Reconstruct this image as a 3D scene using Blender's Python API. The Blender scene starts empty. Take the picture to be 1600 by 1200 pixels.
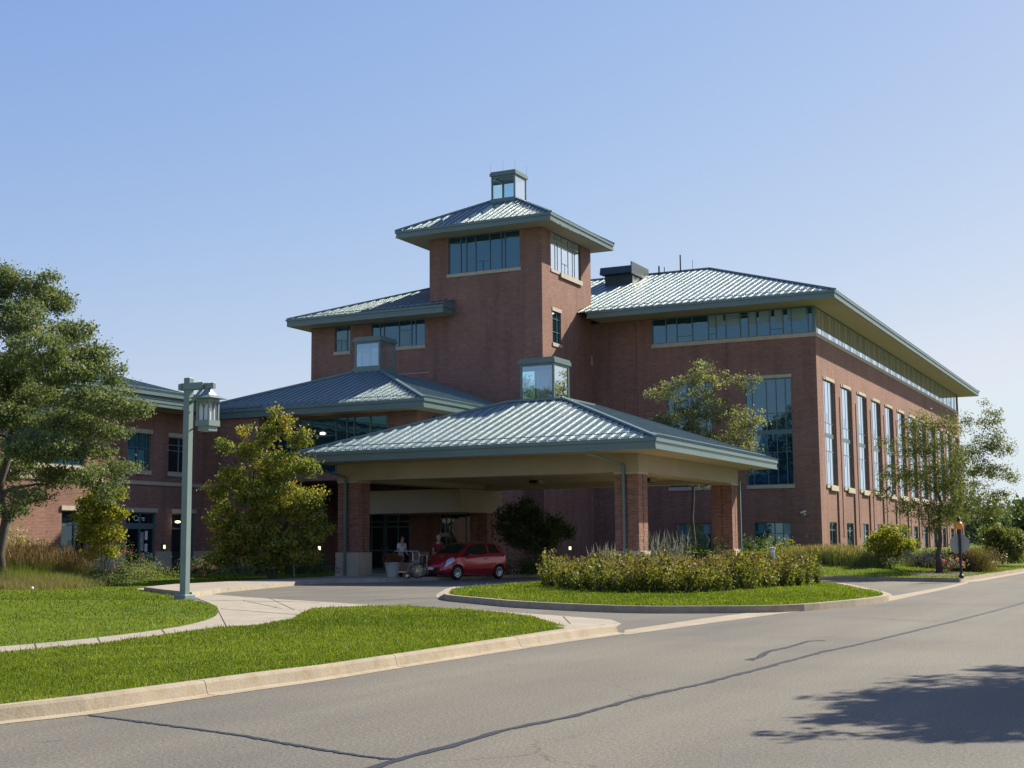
import bpy, bmesh, math, random
import numpy as np
from mathutils import Vector, Matrix
from mathutils.geometry import tessellate_polygon
R = math.radians
random.seed(7); rng = np.random.default_rng(11)
sc = bpy.context.scene
COL = sc.collection
# ------------------------------------------------------------------ camera frame (X along the front walls, Y away, Z up)
F = 2128.65; CH = 1.45
_p, _r, _y = .1182048, -.00775749, -.4574837
_d = np.array([math.sin(_y)*math.cos(_p), math.cos(_y)*math.cos(_p), math.sin(_p)])
_rt = np.array([math.cos(_y), -math.sin(_y), 0]); _up = np.cross(_rt, _d)
CM = np.array([math.cos(_r)*_rt+math.sin(_r)*_up, math.sin(_r)*_rt-math.cos(_r)*_up, _d])
def ray(px, py): return CM.T @ np.array([(px-800)/F, (py-600)/F, 1.])
def gz(px, py, z=0.):
    r = ray(px, py); t = (z-CH)/r[2]; return (r[0]*t, r[1]*t, z)
def gy(px, py, Y):
    r = ray(px, py); t = Y/r[1]; return (r[0]*t, Y, CH+r[2]*t)
def PD(px, py, d):
    r = ray(px, py)*d; return np.array([r[0], r[1], CH+r[2]])
def foot(px, d):                                    # ground point under pixel column px at camera depth d
    r = ray(px, 850)*d; return (r[0], r[1])
cam = bpy.data.objects.new('camera', bpy.data.cameras.new('camera')); COL.objects.link(cam)
m = Matrix([[CM[0][i], -CM[1][i], -CM[2][i], 0] for i in range(3)]+[[0, 0, 0, 1]])
m.translation = (0, 0, CH); cam.matrix_world = m
cam.data.sensor_width = 36; cam.data.lens = F/1600*36; cam.data.clip_end = 5000; cam.data.clip_start = .1
sc.camera = cam
# ------------------------------------------------------------------ materials
MT = {}
def newmat(name):
    mt = bpy.data.materials.new(name); mt.use_nodes = True
    nt = mt.node_tree; b = nt.nodes['Principled BSDF']; MT[name] = mt
    return mt, nt, b
def N(nt, t, **k):
    n = nt.nodes.new(t)
    for a, v in k.items():
        if a in n.inputs: n.inputs[a].default_value = v
        else: setattr(n, a, v)
    return n
def ramp(nt, src, stops):
    r = nt.nodes.new('ShaderNodeValToRGB'); e = r.color_ramp.elements
    while len(e) < len(stops): e.new(.5)
    for i, (p, c) in enumerate(stops): e[i].position = p; e[i].color = (*c, 1)
    nt.links.new(src, r.inputs[0]); return r
def pos(nt):
    return N(nt, 'ShaderNodeNewGeometry').outputs['Position']
def noise(nt, scale, detail=4, vec=None, rough=.55):
    n = N(nt, 'ShaderNodeTexNoise'); n.inputs['Scale'].default_value = scale; n.inputs['Detail'].default_value = detail
    n.inputs['Roughness'].default_value = rough
    nt.links.new(vec if vec is not None else pos(nt), n.inputs['Vector']); return n.outputs['Fac']
def mixc(nt, a, b, fac, mode='MIX'):
    n = N(nt, 'ShaderNodeMix', data_type='RGBA', blend_type=mode)
    for s, v in ((6, a), (7, b), (0, fac)):
        if hasattr(v, 'links'): nt.links.new(v, n.inputs[s])
        else: n.inputs[s].default_value = (*v, 1) if s else v
    return n.outputs[2]
def bump(nt, b, h, strength, dist=.02):
    n = N(nt, 'ShaderNodeBump'); n.inputs['Strength'].default_value = strength; n.inputs['Distance'].default_value = dist
    nt.links.new(h, n.inputs['Height']); nt.links.new(n.outputs[0], b.inputs['Normal'])
def plain(name, col, rough=.6, metal=0, var=.15, nscale=3, spec=.5, bmp=0):
    mt, nt, b = newmat(name)
    f = noise(nt, nscale)
    c = ramp(nt, f, [(.3, [x*(1-var) for x in col]), (.7, [min(1, x*(1+var)) for x in col])])
    nt.links.new(c.outputs[0], b.inputs['Base Color']); b.inputs['Roughness'].default_value = rough
    b.inputs['Metallic'].default_value = metal; b.inputs['Specular IOR Level'].default_value = spec
    if bmp: bump(nt, b, noise(nt, nscale*12), bmp)
    return mt
def brickmat(name, c1, c2, mortar, rowh=.0677):
    mt, nt, b = newmat(name)
    s = N(nt, 'ShaderNodeSeparateXYZ'); nt.links.new(pos(nt), s.inputs[0])
    a = N(nt, 'ShaderNodeMath', operation='ADD'); nt.links.new(s.outputs[0], a.inputs[0]); nt.links.new(s.outputs[1], a.inputs[1])
    cb = N(nt, 'ShaderNodeCombineXYZ'); nt.links.new(a.outputs[0], cb.inputs[0]); nt.links.new(s.outputs[2], cb.inputs[1])
    br = N(nt, 'ShaderNodeTexBrick'); nt.links.new(cb.outputs[0], br.inputs['Vector'])
    br.inputs['Scale'].default_value = 1; br.inputs['Brick Width'].default_value = .2032; br.inputs['Row Height'].default_value = rowh
    br.inputs['Mortar Size'].default_value = .0055; br.inputs['Mortar Smooth'].default_value = .1
    br.inputs['Color1'].default_value = (*c1, 1); br.inputs['Color2'].default_value = (*c2, 1); br.inputs['Mortar'].default_value = (*mortar, 1)
    v = mixc(nt, br.outputs[0], ramp(nt, noise(nt, .35, 5), [(.3, (.86, .86, .87)), (.7, (1.1, 1.09, 1.08))]).outputs[0], 1, 'MULTIPLY')
    # horizontal streakiness of brick lots
    cb2 = N(nt, 'ShaderNodeMapping'); nt.links.new(pos(nt), cb2.inputs[0]); cb2.inputs['Scale'].default_value = (.8, .8, 9)
    v = mixc(nt, v, ramp(nt, noise(nt, 1.4, 4, cb2.outputs[0]), [(.3, (.91, .91, .91)), (.7, (1.06, 1.06, 1.06))]).outputs[0], 1, 'MULTIPLY')
    mp = N(nt, 'ShaderNodeMapping'); nt.links.new(cb.outputs[0], mp.inputs[0]); mp.inputs['Scale'].default_value = (1.6, .10, 1)
    v = mixc(nt, v, ramp(nt, noise(nt, 1, 5, mp.outputs[0], .6), [(.36, (.84, .84, .85)), (.5, (1, 1, 1)), (.72, (1.05, 1.05, 1.05))]).outputs[0], 1, 'MULTIPLY')
    nt.links.new(v, b.inputs['Base Color']); b.inputs['Roughness'].default_value = .85
    b.inputs['Specular IOR Level'].default_value = .25
    bump(nt, b, br.outputs['Fac'], -.5, .006)
    return mt
M_brick = brickmat('red_brick', (.285, .138, .098), (.208, .094, .072), (.34, .27, .21))
M_brickp = brickmat('pillar_brick', (.31, .145, .098), (.19, .076, .055), (.37, .29, .23), .0677)
M_stone = plain('limestone', (.46, .40, .30), .8, var=.1, nscale=2, bmp=.1)
M_stucco = plain('tan_panel', (.385, .325, .225), .85, var=.06, nscale=.8, bmp=.05)
M_soffit = plain('tan_soffit', (.42, .355, .25), .8, var=.05, nscale=.7)
M_fascia = plain('teal_fascia', (.11, .172, .158), .36, 0, var=.08, nscale=.7, spec=.6)
M_frame = plain('teal_window_frame', (.10, .17, .175), .4, .2, var=.05)
M_framep = plain('pale_mullion', (.20, .28, .29), .4, .2, var=.05)
M_dark = plain('dark_void', (.012, .014, .016), .9, var=.1)
M_black = plain('black_metal', (.015, .014, .013), .45, .2, var=.1)
M_white = plain('white_paint', (.75, .75, .73), .4, var=.04)
M_grey = plain('grey_paint', (.32, .33, .33), .5, var=.05)
M_zinc = plain('sign_back_aluminium', (.30, .31, .27), .5, .25, var=.06)
M_terrac = plain('planter_stone', (.33, .34, .32), .8, var=.1)
M_chrome = plain('chrome', (.5, .5, .5), .25, 1, var=.02)
M_tan = plain('tan_leather', (.25, .13, .08), .6)
M_bark = plain('bark', (.075, .058, .045), .9, var=.4, nscale=14, bmp=.5)
M_barkg = plain('grey_bark', (.10, .09, .08), .9, var=.4, nscale=12, bmp=.5)
def roofmat():
    mt, nt, b = newmat('teal_standing_seam')
    f = noise(nt, .5, 5)
    c = ramp(nt, f, [(.3, (.135, .20, .203)), (.7, (.165, .23, .23))])
    nt.links.new(c.outputs[0], b.inputs['Base Color'])
    b.inputs['Metallic'].default_value = .25
    rr = ramp(nt, noise(nt, 3, 4), [(.3, (.36,)*3), (.7, (.43,)*3)]); nt.links.new(rr.outputs[0], b.inputs['Roughness'])
    return mt
M_roof = roofmat()
def glassmat(name, base, ior, refl_tint=(.9, .95, 1), rough=.01, wav=.012, fac=None):
    mt, nt, b = newmat(name)
    b.inputs['Base Color'].default_value = (*base, 1); b.inputs['Roughness'].default_value = .5; b.inputs['Specular IOR Level'].default_value = .0
    g = N(nt, 'ShaderNodeBsdfGlossy'); g.inputs['Roughness'].default_value = rough; g.inputs['Color'].default_value = (*refl_tint, 1)
    fr = N(nt, 'ShaderNodeFresnel'); fr.inputs['IOR'].default_value = ior
    mx = N(nt, 'ShaderNodeMixShader'); out = nt.nodes['Material Output']
    bp = N(nt, 'ShaderNodeBump'); bp.inputs['Strength'].default_value = 1; bp.inputs['Distance'].default_value = wav
    nt.links.new(noise(nt, .7, 2), bp.inputs['Height'])
    nt.links.new(bp.outputs[0], g.inputs['Normal'])
    if fac is None: nt.links.new(fr.outputs[0], mx.inputs[0])
    else: mx.inputs[0].default_value = fac
    nt.links.new(b.outputs[0], mx.inputs[1]); nt.links.new(g.outputs[0], mx.inputs[2])
    nt.links.new(mx.outputs[0], out.inputs[0]); return mt
M_glass = glassmat('blue_tinted_glass', (.010, .030, .045), 2.3, (.42, .74, .95))
M_glassb = glassmat('sky_reflecting_glass', (.02, .04, .05), 4.0, (.88, .94, 1), .01, .0, .93)
M_glassd = glassmat('dark_glass', (.008, .014, .018), 1.9, (.7, .9, 1))
M_glasst = glassmat('teal_glass', (.02, .07, .085), 2.1, (.6, .9, 1))
M_carglass = glassmat('car_glass', (.012, .02, .018), 1.38, (.9, 1, .95), .01, 0)
def clearglass(name='clear_lantern_glass', ior=1.6, fac=None, tint=(.9, .97, 1)):
    mt, nt, b = newmat(name)
    t = N(nt, 'ShaderNodeBsdfTransparent'); t.inputs[0].default_value = (.66, .83, .88, 1)
    g = N(nt, 'ShaderNodeBsdfGlossy'); g.inputs['Roughness'].default_value = .02; g.inputs['Color'].default_value = (*tint, 1)
    fr = N(nt, 'ShaderNodeFresnel'); fr.inputs['IOR'].default_value = ior
    mx = N(nt, 'ShaderNodeMixShader')
    if fac is None: nt.links.new(fr.outputs[0], mx.inputs[0])
    else: mx.inputs[0].default_value = fac
    nt.links.new(t.outputs[0], mx.inputs[1]); nt.links.new(g.outputs[0], mx.inputs[2])
    nt.links.new(mx.outputs[0], nt.nodes['Material Output'].inputs[0]); return mt
M_clear = clearglass(); M_clearb = clearglass('blue_lantern_glass', 2, .36, (.5, .74, 1)); M_clears = clearglass('sky_lantern_glass', 2, .78)
def emit(name, col, s):
    mt, nt, b = newmat(name); b.inputs['Base Color'].default_value = (*col, 1)
    b.inputs['Emission Color'].default_value = (*col, 1); b.inputs['Emission Strength'].default_value = s; return mt
M_lamp = emit('warm_lamp', (1, .8, .45), 3.0)
M_lampw = emit('pale_lit_lens', (.95, 1, .55), .8)
def asphalt():
    mt, nt, b = newmat('asphalt')
    sp = ramp(nt, noise(nt, 34, 4, rough=.85), [(.30, (.066, .061, .049)), (.5, (.145, .136, .108)), (.72, (.275, .257, .205))])
    big = ramp(nt, noise(nt, .22, 6), [(.3, (.80, .81, .84)), (.5, (1, 1, 1)), (.72, (1.13, 1.11, 1.07))])
    mp = N(nt, 'ShaderNodeMapping'); nt.links.new(pos(nt), mp.inputs[0]); mp.inputs['Scale'].default_value = (.9, .09, 1); mp.inputs['Rotation'].default_value = (0, 0, 0)
    tr = ramp(nt, noise(nt, 1, 3, mp.outputs[0]), [(.35, (.88, .88, .89)), (.65, (1.08, 1.07, 1.06))])
    v = mixc(nt, sp.outputs[0], big.outputs[0], 1, 'MULTIPLY'); v = mixc(nt, v, tr.outputs[0], 1, 'MULTIPLY')
    mo = N(nt, 'ShaderNodeMapping'); nt.links.new(pos(nt), mo.inputs[0]); mo.inputs['Scale'].default_value = (.35, .03, 1); mo.inputs['Location'].default_value = (.4, 0, 0)
    v = mixc(nt, v, ramp(nt, noise(nt, 1, 2, mo.outputs[0]), [(.4, (.90, .90, .92)), (.6, (1.04, 1.03, 1.02))]).outputs[0], 1, 'MULTIPLY')
    v = mixc(nt, v, ramp(nt, noise(nt, 2.2, 2), [(.22, (.55, .55, .57)), (.30, (1, 1, 1))]).outputs[0], .6, 'MULTIPLY')
    # fine hairline cracks
    vo = N(nt, 'ShaderNodeTexVoronoi', feature='DISTANCE_TO_EDGE'); vo.inputs['Scale'].default_value = .16
    wp = N(nt, 'ShaderNodeVectorMath', operation='ADD'); nn = N(nt, 'ShaderNodeTexNoise'); nn.inputs['Scale'].default_value = 1.3; nn.inputs['Detail'].default_value = 6
    nt.links.new(pos(nt), nn.inputs['Vector']); nt.links.new(pos(nt), wp.inputs[0]); nt.links.new(nn.outputs['Color'], wp.inputs[1]); nt.links.new(wp.outputs[0], vo.inputs['Vector'])
    ck = ramp(nt, vo.outputs[0], [(.0, (.45,)*3), (.0035, (1, 1, 1))])
    msk = ramp(nt, noise(nt, .3, 2), [(.56, (0,)*3), (.66, (1,)*3)])
    v2 = mixc(nt, v, ck.outputs[0], msk.outputs[0], 'MULTIPLY')
    nt.links.new(v2, b.inputs['Base Color']); b.inputs['Roughness'].default_value = .85; b.inputs['Specular IOR Level'].default_value = .3
    bump(nt, b, noise(nt, 60, 3), .6, .01); return mt
M_asph = asphalt()
def concrete(name, c, jx=None):
    mt, nt, b = newmat(name)
    a = ramp(nt, noise(nt, 1.1, 8, rough=.65), [(.3, [x*.84 for x in c]), (.7, [x*1.1 for x in c])])
    sp = ramp(nt, noise(nt, 70, 2), [(.3, (.85,)*3), (.7, (1.1,)*3)])
    v = mixc(nt, a.outputs[0], sp.outputs[0], 1, 'MULTIPLY')
    st = ramp(nt, noise(nt, 3.5, 6, rough=.7), [(.48, (1, 1, 1)), (.75, (.80, .68, .52))])
    v = mixc(nt, v, st.outputs[0], 1, 'MULTIPLY')
    nt.links.new(v, b.inputs['Base Color']); b.inputs['Roughness'].default_value = .9; bump(nt, b, noise(nt, 30, 4), .4, .01); return mt
M_conc = concrete('kerb_concrete', (.35, .295, .21))
M_walk = concrete('walk_concrete', (.35, .31, .24))
M_tar = plain('tar_sealant', (.028, .028, .030), .45, var=.3, nscale=8, bmp=.4)
def lawnmat():
    mt, nt, b = newmat('mown_lawn')
    a = ramp(nt, noise(nt, 26, 4, rough=.8), [(.3, (.055, .092, .006)), (.55, (.11, .16, .010)), (.78, (.17, .215, .025))])
    c = ramp(nt, noise(nt, .5, 5), [(.3, (.72, .82, .7)), (.7, (1.2, 1.12, 1.1))])
    v = mixc(nt, a.outputs[0], c.outputs[0], 1, 'MULTIPLY')
    nt.links.new(v, b.inputs['Base Color']); b.inputs['Roughness'].default_value = .9; b.inputs['Specular IOR Level'].default_value = .1
    bump(nt, b, noise(nt, 30, 5), .8, .05); return mt
M_lawn = lawnmat()
M_mulch = plain('mulch', (.10, .072, .055), .95, var=.45, nscale=18, bmp=.8)
M_tarnish = plain('terrain_grass', (.07, .10, .03), .95, var=.3, nscale=.4)
def leafmat(name, stops, trans=.42, rough=.55, spec=.3):
    mt, nt, b = newmat(name)
    at = N(nt, 'ShaderNodeAttribute', attribute_name='tint')
    c = ramp(nt, at.outputs['Fac'], stops)
    nt.links.new(c.outputs[0], b.inputs['Base Color']); b.inputs['Roughness'].default_value = rough; b.inputs['Specular IOR Level'].default_value = spec
    t = N(nt, 'ShaderNodeBsdfTranslucent')
    br = mixc(nt, c.outputs[0], (1.25, 1.3, .6), 1, 'MULTIPLY'); nt.links.new(br, t.inputs[0])
    mx = N(nt, 'ShaderNodeMixShader'); mx.inputs[0].default_value = trans
    nt.links.new(b.outputs[0], mx.inputs[1]); nt.links.new(t.outputs[0], mx.inputs[2])
    nt.links.new(mx.outputs[0], nt.nodes['Material Output'].inputs[0]); return mt
L_oak = leafmat('leaves_grey_green', [(0, (.07, .105, .045)), (.5, (.14, .18, .08)), (.85, (.24, .27, .13)), (1, (.33, .33, .19))])
L_autumn = leafmat('leaves_turning', [(0, (.055, .09, .018)), (.45, (.15, .19, .03)), (.78, (.36, .34, .07)), (1, (.46, .27, .08))])
L_yellow = leafmat('leaves_yellow_green', [(0, (.12, .16, .02)), (.5, (.26, .27, .03)), (1, (.46, .41, .06))])
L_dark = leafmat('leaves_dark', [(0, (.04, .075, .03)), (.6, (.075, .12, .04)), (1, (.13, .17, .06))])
L_maple = leafmat('leaves_pale_top', [(0, (.09, .12, .055)), (.5, (.19, .21, .10)), (.9, (.36, .35, .18)), (1, (.38, .29, .16))])
L_locust = leafmat('leaves_locust', [(0, (.065, .09, .025)), (.5, (.125, .15, .042)), (.85, (.21, .215, .06)), (1, (.29, .23, .07))])
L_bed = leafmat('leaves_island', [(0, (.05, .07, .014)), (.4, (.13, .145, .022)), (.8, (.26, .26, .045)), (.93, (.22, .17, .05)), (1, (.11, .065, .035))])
L_grass = leafmat('grass_blades', [(0, (.04, .075, .005)), (.5, (.145, .195, .013)), (.9, (.25, .29, .035)), (1, (.32, .30, .12))], .46)
L_straw = leafmat('straw_grass', [(0, (.10, .10, .03)), (.5, (.22, .19, .08)), (1, (.38, .30, .16))], .35)
L_rust = leafmat('rusty_grass', [(0, (.09, .09, .025)), (.5, (.17, .11, .05)), (1, (.28, .16, .09))], .3)
L_lav = leafmat('lavender_grey', [(0, (.10, .12, .10)), (.5, (.18, .19, .20)), (1, (.30, .27, .34))], .3)
L_red = leafmat('red_flowers', [(0, (.30, .03, .03)), (.5, (.45, .07, .06)), (1, (.6, .22, .25))], .3)
L_pink = leafmat('pink_flowers', [(0, (.42, .10, .18)), (1, (.65, .30, .42))], .3)
L_var = leafmat('variegated', [(0, (.09, .13, .03)), (.5, (.20, .23, .08)), (1, (.42, .42, .22))], .35)
# ------------------------------------------------------------------ objects
OFF = {}
def tag(o, label=None, cat=None, group=None, kind=None):
    if label: o['label'] = label
    if cat: o['category'] = cat
    if group: o['group'] = group
    if kind: o['kind'] = kind
    return o
def thing(name, label, cat, loc, group=None, rz=0):
    o = bpy.data.objects.new(name, None); COL.objects.link(o); o.empty_display_size = .3
    o.location = loc; o.rotation_euler = (0, 0, rz); OFF[o.name] = Vector(loc); return tag(o, label, cat, group)
def link(name, me, mat, parent=None, local=False):
    if mat: me.materials.append(mat)
    o = bpy.data.objects.new(name, me); COL.objects.link(o)
    if parent is not None:
        o.parent = parent; off = OFF.get(parent.name, Vector((0, 0, 0))); OFF[o.name] = off
        if not local: me.transform(Matrix.Translation(-off))
    else: OFF[o.name] = Vector((0, 0, 0))
    return o
class MB:
    def __init__(s): s.v = []; s.f = []
    def add(s, vs, fs):
        n = len(s.v); s.v += [tuple(map(float, v)) for v in vs]; s.f += [tuple(n+i for i in f) for f in fs]
    def quad(s, a, b, c, d): s.add([a, b, c, d], [(0, 1, 2, 3)])
    def box(s, x0, x1, y0, y1, z0, z1):
        s.add([(x0, y0, z0), (x1, y0, z0), (x1, y1, z0), (x0, y1, z0), (x0, y0, z1), (x1, y0, z1), (x1, y1, z1), (x0, y1, z1)],
              [(0, 3, 2, 1), (4, 5, 6, 7), (0, 1, 5, 4), (1, 2, 6, 5), (2, 3, 7, 6), (3, 0, 4, 7)])
    def bar(s, a, b, w, h=None, up=(0, 0, 1)):       # rectangular bar from a to b
        a = Vector(a); b = Vector(b); h = h or w; d = (b-a).normalized(); u = Vector(up)
        if abs(d.dot(u)) > .98: u = Vector((1, 0, 0))
        sd = d.cross(u).normalized(); u = sd.cross(d).normalized()
        vs = [p+sd*(w/2*i)+u*(h/2*j) for p in (a, b) for i, j in ((-1, -1), (1, -1), (1, 1), (-1, 1))]
        s.add(vs, [(0, 3, 2, 1), (4, 5, 6, 7), (0, 1, 5, 4), (1, 2, 6, 5), (2, 3, 7, 6), (3, 0, 4, 7)])
    def tube(s, pts, rad, n=8, cap=True):
        pts = [Vector(p) for p in pts]; rs = rad if hasattr(rad, '__len__') else [rad]*len(pts)
        base = len(s.v); d0 = (pts[1]-pts[0]).normalized(); u = Vector((0, 0, 1)) if abs(d0.z) < .9 else Vector((1, 0, 0))
        for i, p in enumerate(pts):
            d = (pts[min(i+1, len(pts)-1)]-pts[max(i-1, 0)]).normalized()
            sd = d.cross(u).normalized(); uu = sd.cross(d).normalized(); u = uu
            for k in range(n):
                a = 2*math.pi*k/n; s.v.append(tuple(p+(sd*math.cos(a)+uu*math.sin(a))*rs[i]))
        for i in range(len(pts)-1):
            for k in range(n):
                s.f.append((base+i*n+k, base+i*n+(k+1) % n, base+(i+1)*n+(k+1) % n, base+(i+1)*n+k))
        if cap:
            s.f.append(tuple(base+k for k in reversed(range(n)))); s.f.append(tuple(base+(len(pts)-1)*n+k for k in range(n)))
    def lathe(s, c, prof, n=20, cap=True):                      # prof [(r,z)]
        base = len(s.v)
        for r, z in prof:
            for k in range(n):
                a = 2*math.pi*k/n; s.v.append((c[0]+r*math.cos(a), c[1]+r*math.sin(a), c[2]+z))
        for i in range(len(prof)-1):
            for k in range(n): s.f.append((base+i*n+k, base+i*n+(k+1) % n, base+(i+1)*n+(k+1) % n, base+(i+1)*n+k))
        if not cap: return
        s.f.append(tuple(base+k for k in reversed(range(n)))); s.f.append(tuple(base+(len(prof)-1)*n+k for k in range(n)))
    def prism(s, poly, z0, z1, bottom=False):         # poly of (x,y[,z])
        n = len(poly); p2 = [Vector((p[0], p[1], 0)) for p in poly]
        ar = sum(p2[i].x*p2[(i+1) % n].y-p2[(i+1) % n].x*p2[i].y for i in range(n))
        if ar < 0: p2 = p2[::-1]
        tris = tessellate_polygon([p2])
        def up(t):
            a, b, c = (p2[i] for i in t); return t if (b-a).cross(c-a).z > 0 else t[::-1]
        s.add([(p.x, p.y, z1) for p in p2], [up(t) for t in tris])
        if z0 is not None and z0 < z1:
            for i in range(n):
                a, b = p2[i], p2[(i+1) % n]; s.quad((a.x, a.y, z0), (b.x, b.y, z0), (b.x, b.y, z1), (a.x, a.y, z1))
    def build(s, name, mat, parent=None, smooth=False, local=False, bevel=0):
        me = bpy.data.meshes.new(name); me.from_pydata(s.v, [], s.f); me.validate()
        o = link(name, me, mat, parent, local)
        if smooth: me.polygons.foreach_set('use_smooth', [True]*len(me.polygons))
        if bevel:
            bv = o.modifiers.new('bevel', 'BEVEL'); bv.width = bevel; bv.segments = 2; bv.limit_method = 'ANGLE'
        return o
# ---- foliage
def npmesh(name, verts, nf, tint, mat, parent=None):
    """verts (nf*4,3) quads"""
    me = bpy.data.meshes.new(name); me.vertices.add(nf*4); me.vertices.foreach_set('co', verts.astype(np.float32).ravel())
    me.loops.add(nf*4); me.loops.foreach_set('vertex_index', np.arange(nf*4, dtype=np.int32))
    me.polygons.add(nf); me.polygons.foreach_set('loop_start', np.arange(0, nf*4, 4, dtype=np.int32))
    me.update(); a = me.attributes.new('tint', 'FLOAT', 'FACE'); a.data.foreach_set('value', np.clip(tint, 0, 1).astype(np.float32))
    return link(name, me, mat, parent)
def leafquads(c, size, flat=.5, asp=.55):
    n = len(c); nrm = rng.normal(size=(n, 3)); nrm[:, 2] = nrm[:, 2]*(1-flat)+flat*1.2
    nrm /= np.linalg.norm(nrm, axis=1)[:, None]
    t = np.cross(nrm, rng.normal(size=(n, 3))); t /= np.linalg.norm(t, axis=1)[:, None]; b = np.cross(nrm, t)
    s = (size*rng.uniform(.6, 1.35, n))[:, None]
    t = t*s*.5; b = b*s*.5*asp
    fold = nrm*s*.12
    v = np.stack([c-t, c+b*1.0-t*.1+fold, c+t, c-b-t*.1+fold], 1); return v.reshape(-1, 3)
def clumps(lobes, n):
    """lobes: (center xyz, rx, rz) -> n points biased to the outer shell of each lobe, spread by volume"""
    w = np.array([l[1]**2*l[2] for l in lobes]); w = w**.8; w /= w.sum(); out = []
    for l, k in zip(lobes, rng.multinomial(n, w)):
        d = rng.normal(size=(k, 3)); d /= np.linalg.norm(d, axis=1)[:, None]
        r = rng.uniform(.12, 1, k)**.45
        out.append(np.array(l[0])+d*r[:, None]*np.array([l[1], l[1], l[2]]))
    return np.concatenate(out)
def tree(name, label, cat, base, lobes, nclump, per, lsize, csize, leaf, bark=None, trad=.14, stems=1, group=None, tintmid=.45, fork=.25, lean=(0, 0), flat=.45, leafname='crown', nb=140):
    base = np.array(base, float); root = thing(name, label, cat, tuple(base), group)
    cl = clumps(lobes, nclump)
    # hang sprays: each clump an anisotropic gaussian
    ct = rng.normal(tintmid, .17, len(cl))
    idx = np.repeat(np.arange(len(cl)), per)
    sc_ = csize*rng.uniform(.6, 1.3, len(cl))
    g = rng.normal(size=(len(idx), 3))*np.array([1, 1, .62]); g = np.clip(g, -1.9, 1.9)
    c = cl[idx]+g*sc_[idx][:, None]
    c = c[c[:, 2] > base[2]+.02]; idx = idx[:len(c)]
    npmesh(leafname, leafquads(c, lsize, flat), len(c), ct[idx]+rng.normal(0, .13, len(c)), leaf, root)
    # woody part
    mb = MB(); top = cl[:, 2].max(); H = top-base[2]
    trunks = []
    for s_ in range(stems):
        a = 2*math.pi*s_/max(stems, 1)+.7; sp = (0 if stems == 1 else .16)*H
        p = []
        for k in range(9):
            t = k/8; p.append(base+np.array([math.cos(a)*sp*t**.8+lean[0]*t*H+(rng.normal(0, .012*H) if 0 < k else 0), math.sin(a)*sp*t**.8+lean[1]*t*H+(rng.normal(0, .012*H) if 0 < k else 0), t*H*.86]))
        r0 = trad/(stems**.5); mb.tube(p, [r0*(1.35 if k == 0 else 1)*(1-.86*k/8) for k in range(9)], 9); trunks.append(p)
    nb = min(len(cl), nb); sel = cl[rng.choice(len(cl), nb, replace=False)]
    sel = sel[np.argsort(np.hypot(sel[:, 0]-base[0], sel[:, 1]-base[1])+.25*(sel[:, 2]-base[2]))]; r1 = trad/(stems**.5)
    AP = []; AR = []; AL = []
    for p in trunks:
        for k in np.linspace(max(fork, .05)*9, 8, 14):
            k0 = min(int(k), 7); AP.append(p[k0]+(p[k0+1]-p[k0])*(k-k0)); AR.append(r1*(1-.86*k/8)*.62); AL.append(0.)
    for e in sel:                                      # grow each limb from the nearest wood already there
        Q = np.array(AP); d = np.linalg.norm(Q-e, axis=1); c_ = d+.3*np.array(AL)+1.6*np.maximum(0, Q[:, 2]-e[2]+.15*d); k = int(np.argmin(c_)); q = Q[k]; rr = max(.010, AR[k]*.85); L = d[k]
        m1 = q+(e-q)*.35+np.array([0, 0, .07*L])+rng.normal(0, .05*L, 3); m2 = q+(e-q)*.7+np.array([0, 0, .05*L])+rng.normal(0, .05*L, 3)
        mb.tube([q, m1, m2, e], [rr, rr*.75, rr*.55, rr*.3], 5, False)
        for pt, f, l_ in ((m1, .62, .35), (m2, .5, .7), (e, .3, 1.)): AP.append(pt); AR.append(rr*f); AL.append(AL[k]+l_*L)
    mb.build('trunk', bark or M_bark, root, True)
    return root
def lobe(px, py, rpx, d, rz=None, dd=0):
    return (PD(px, py, d+dd), rpx*d/F, (rz or rpx)*d/F)
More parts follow.
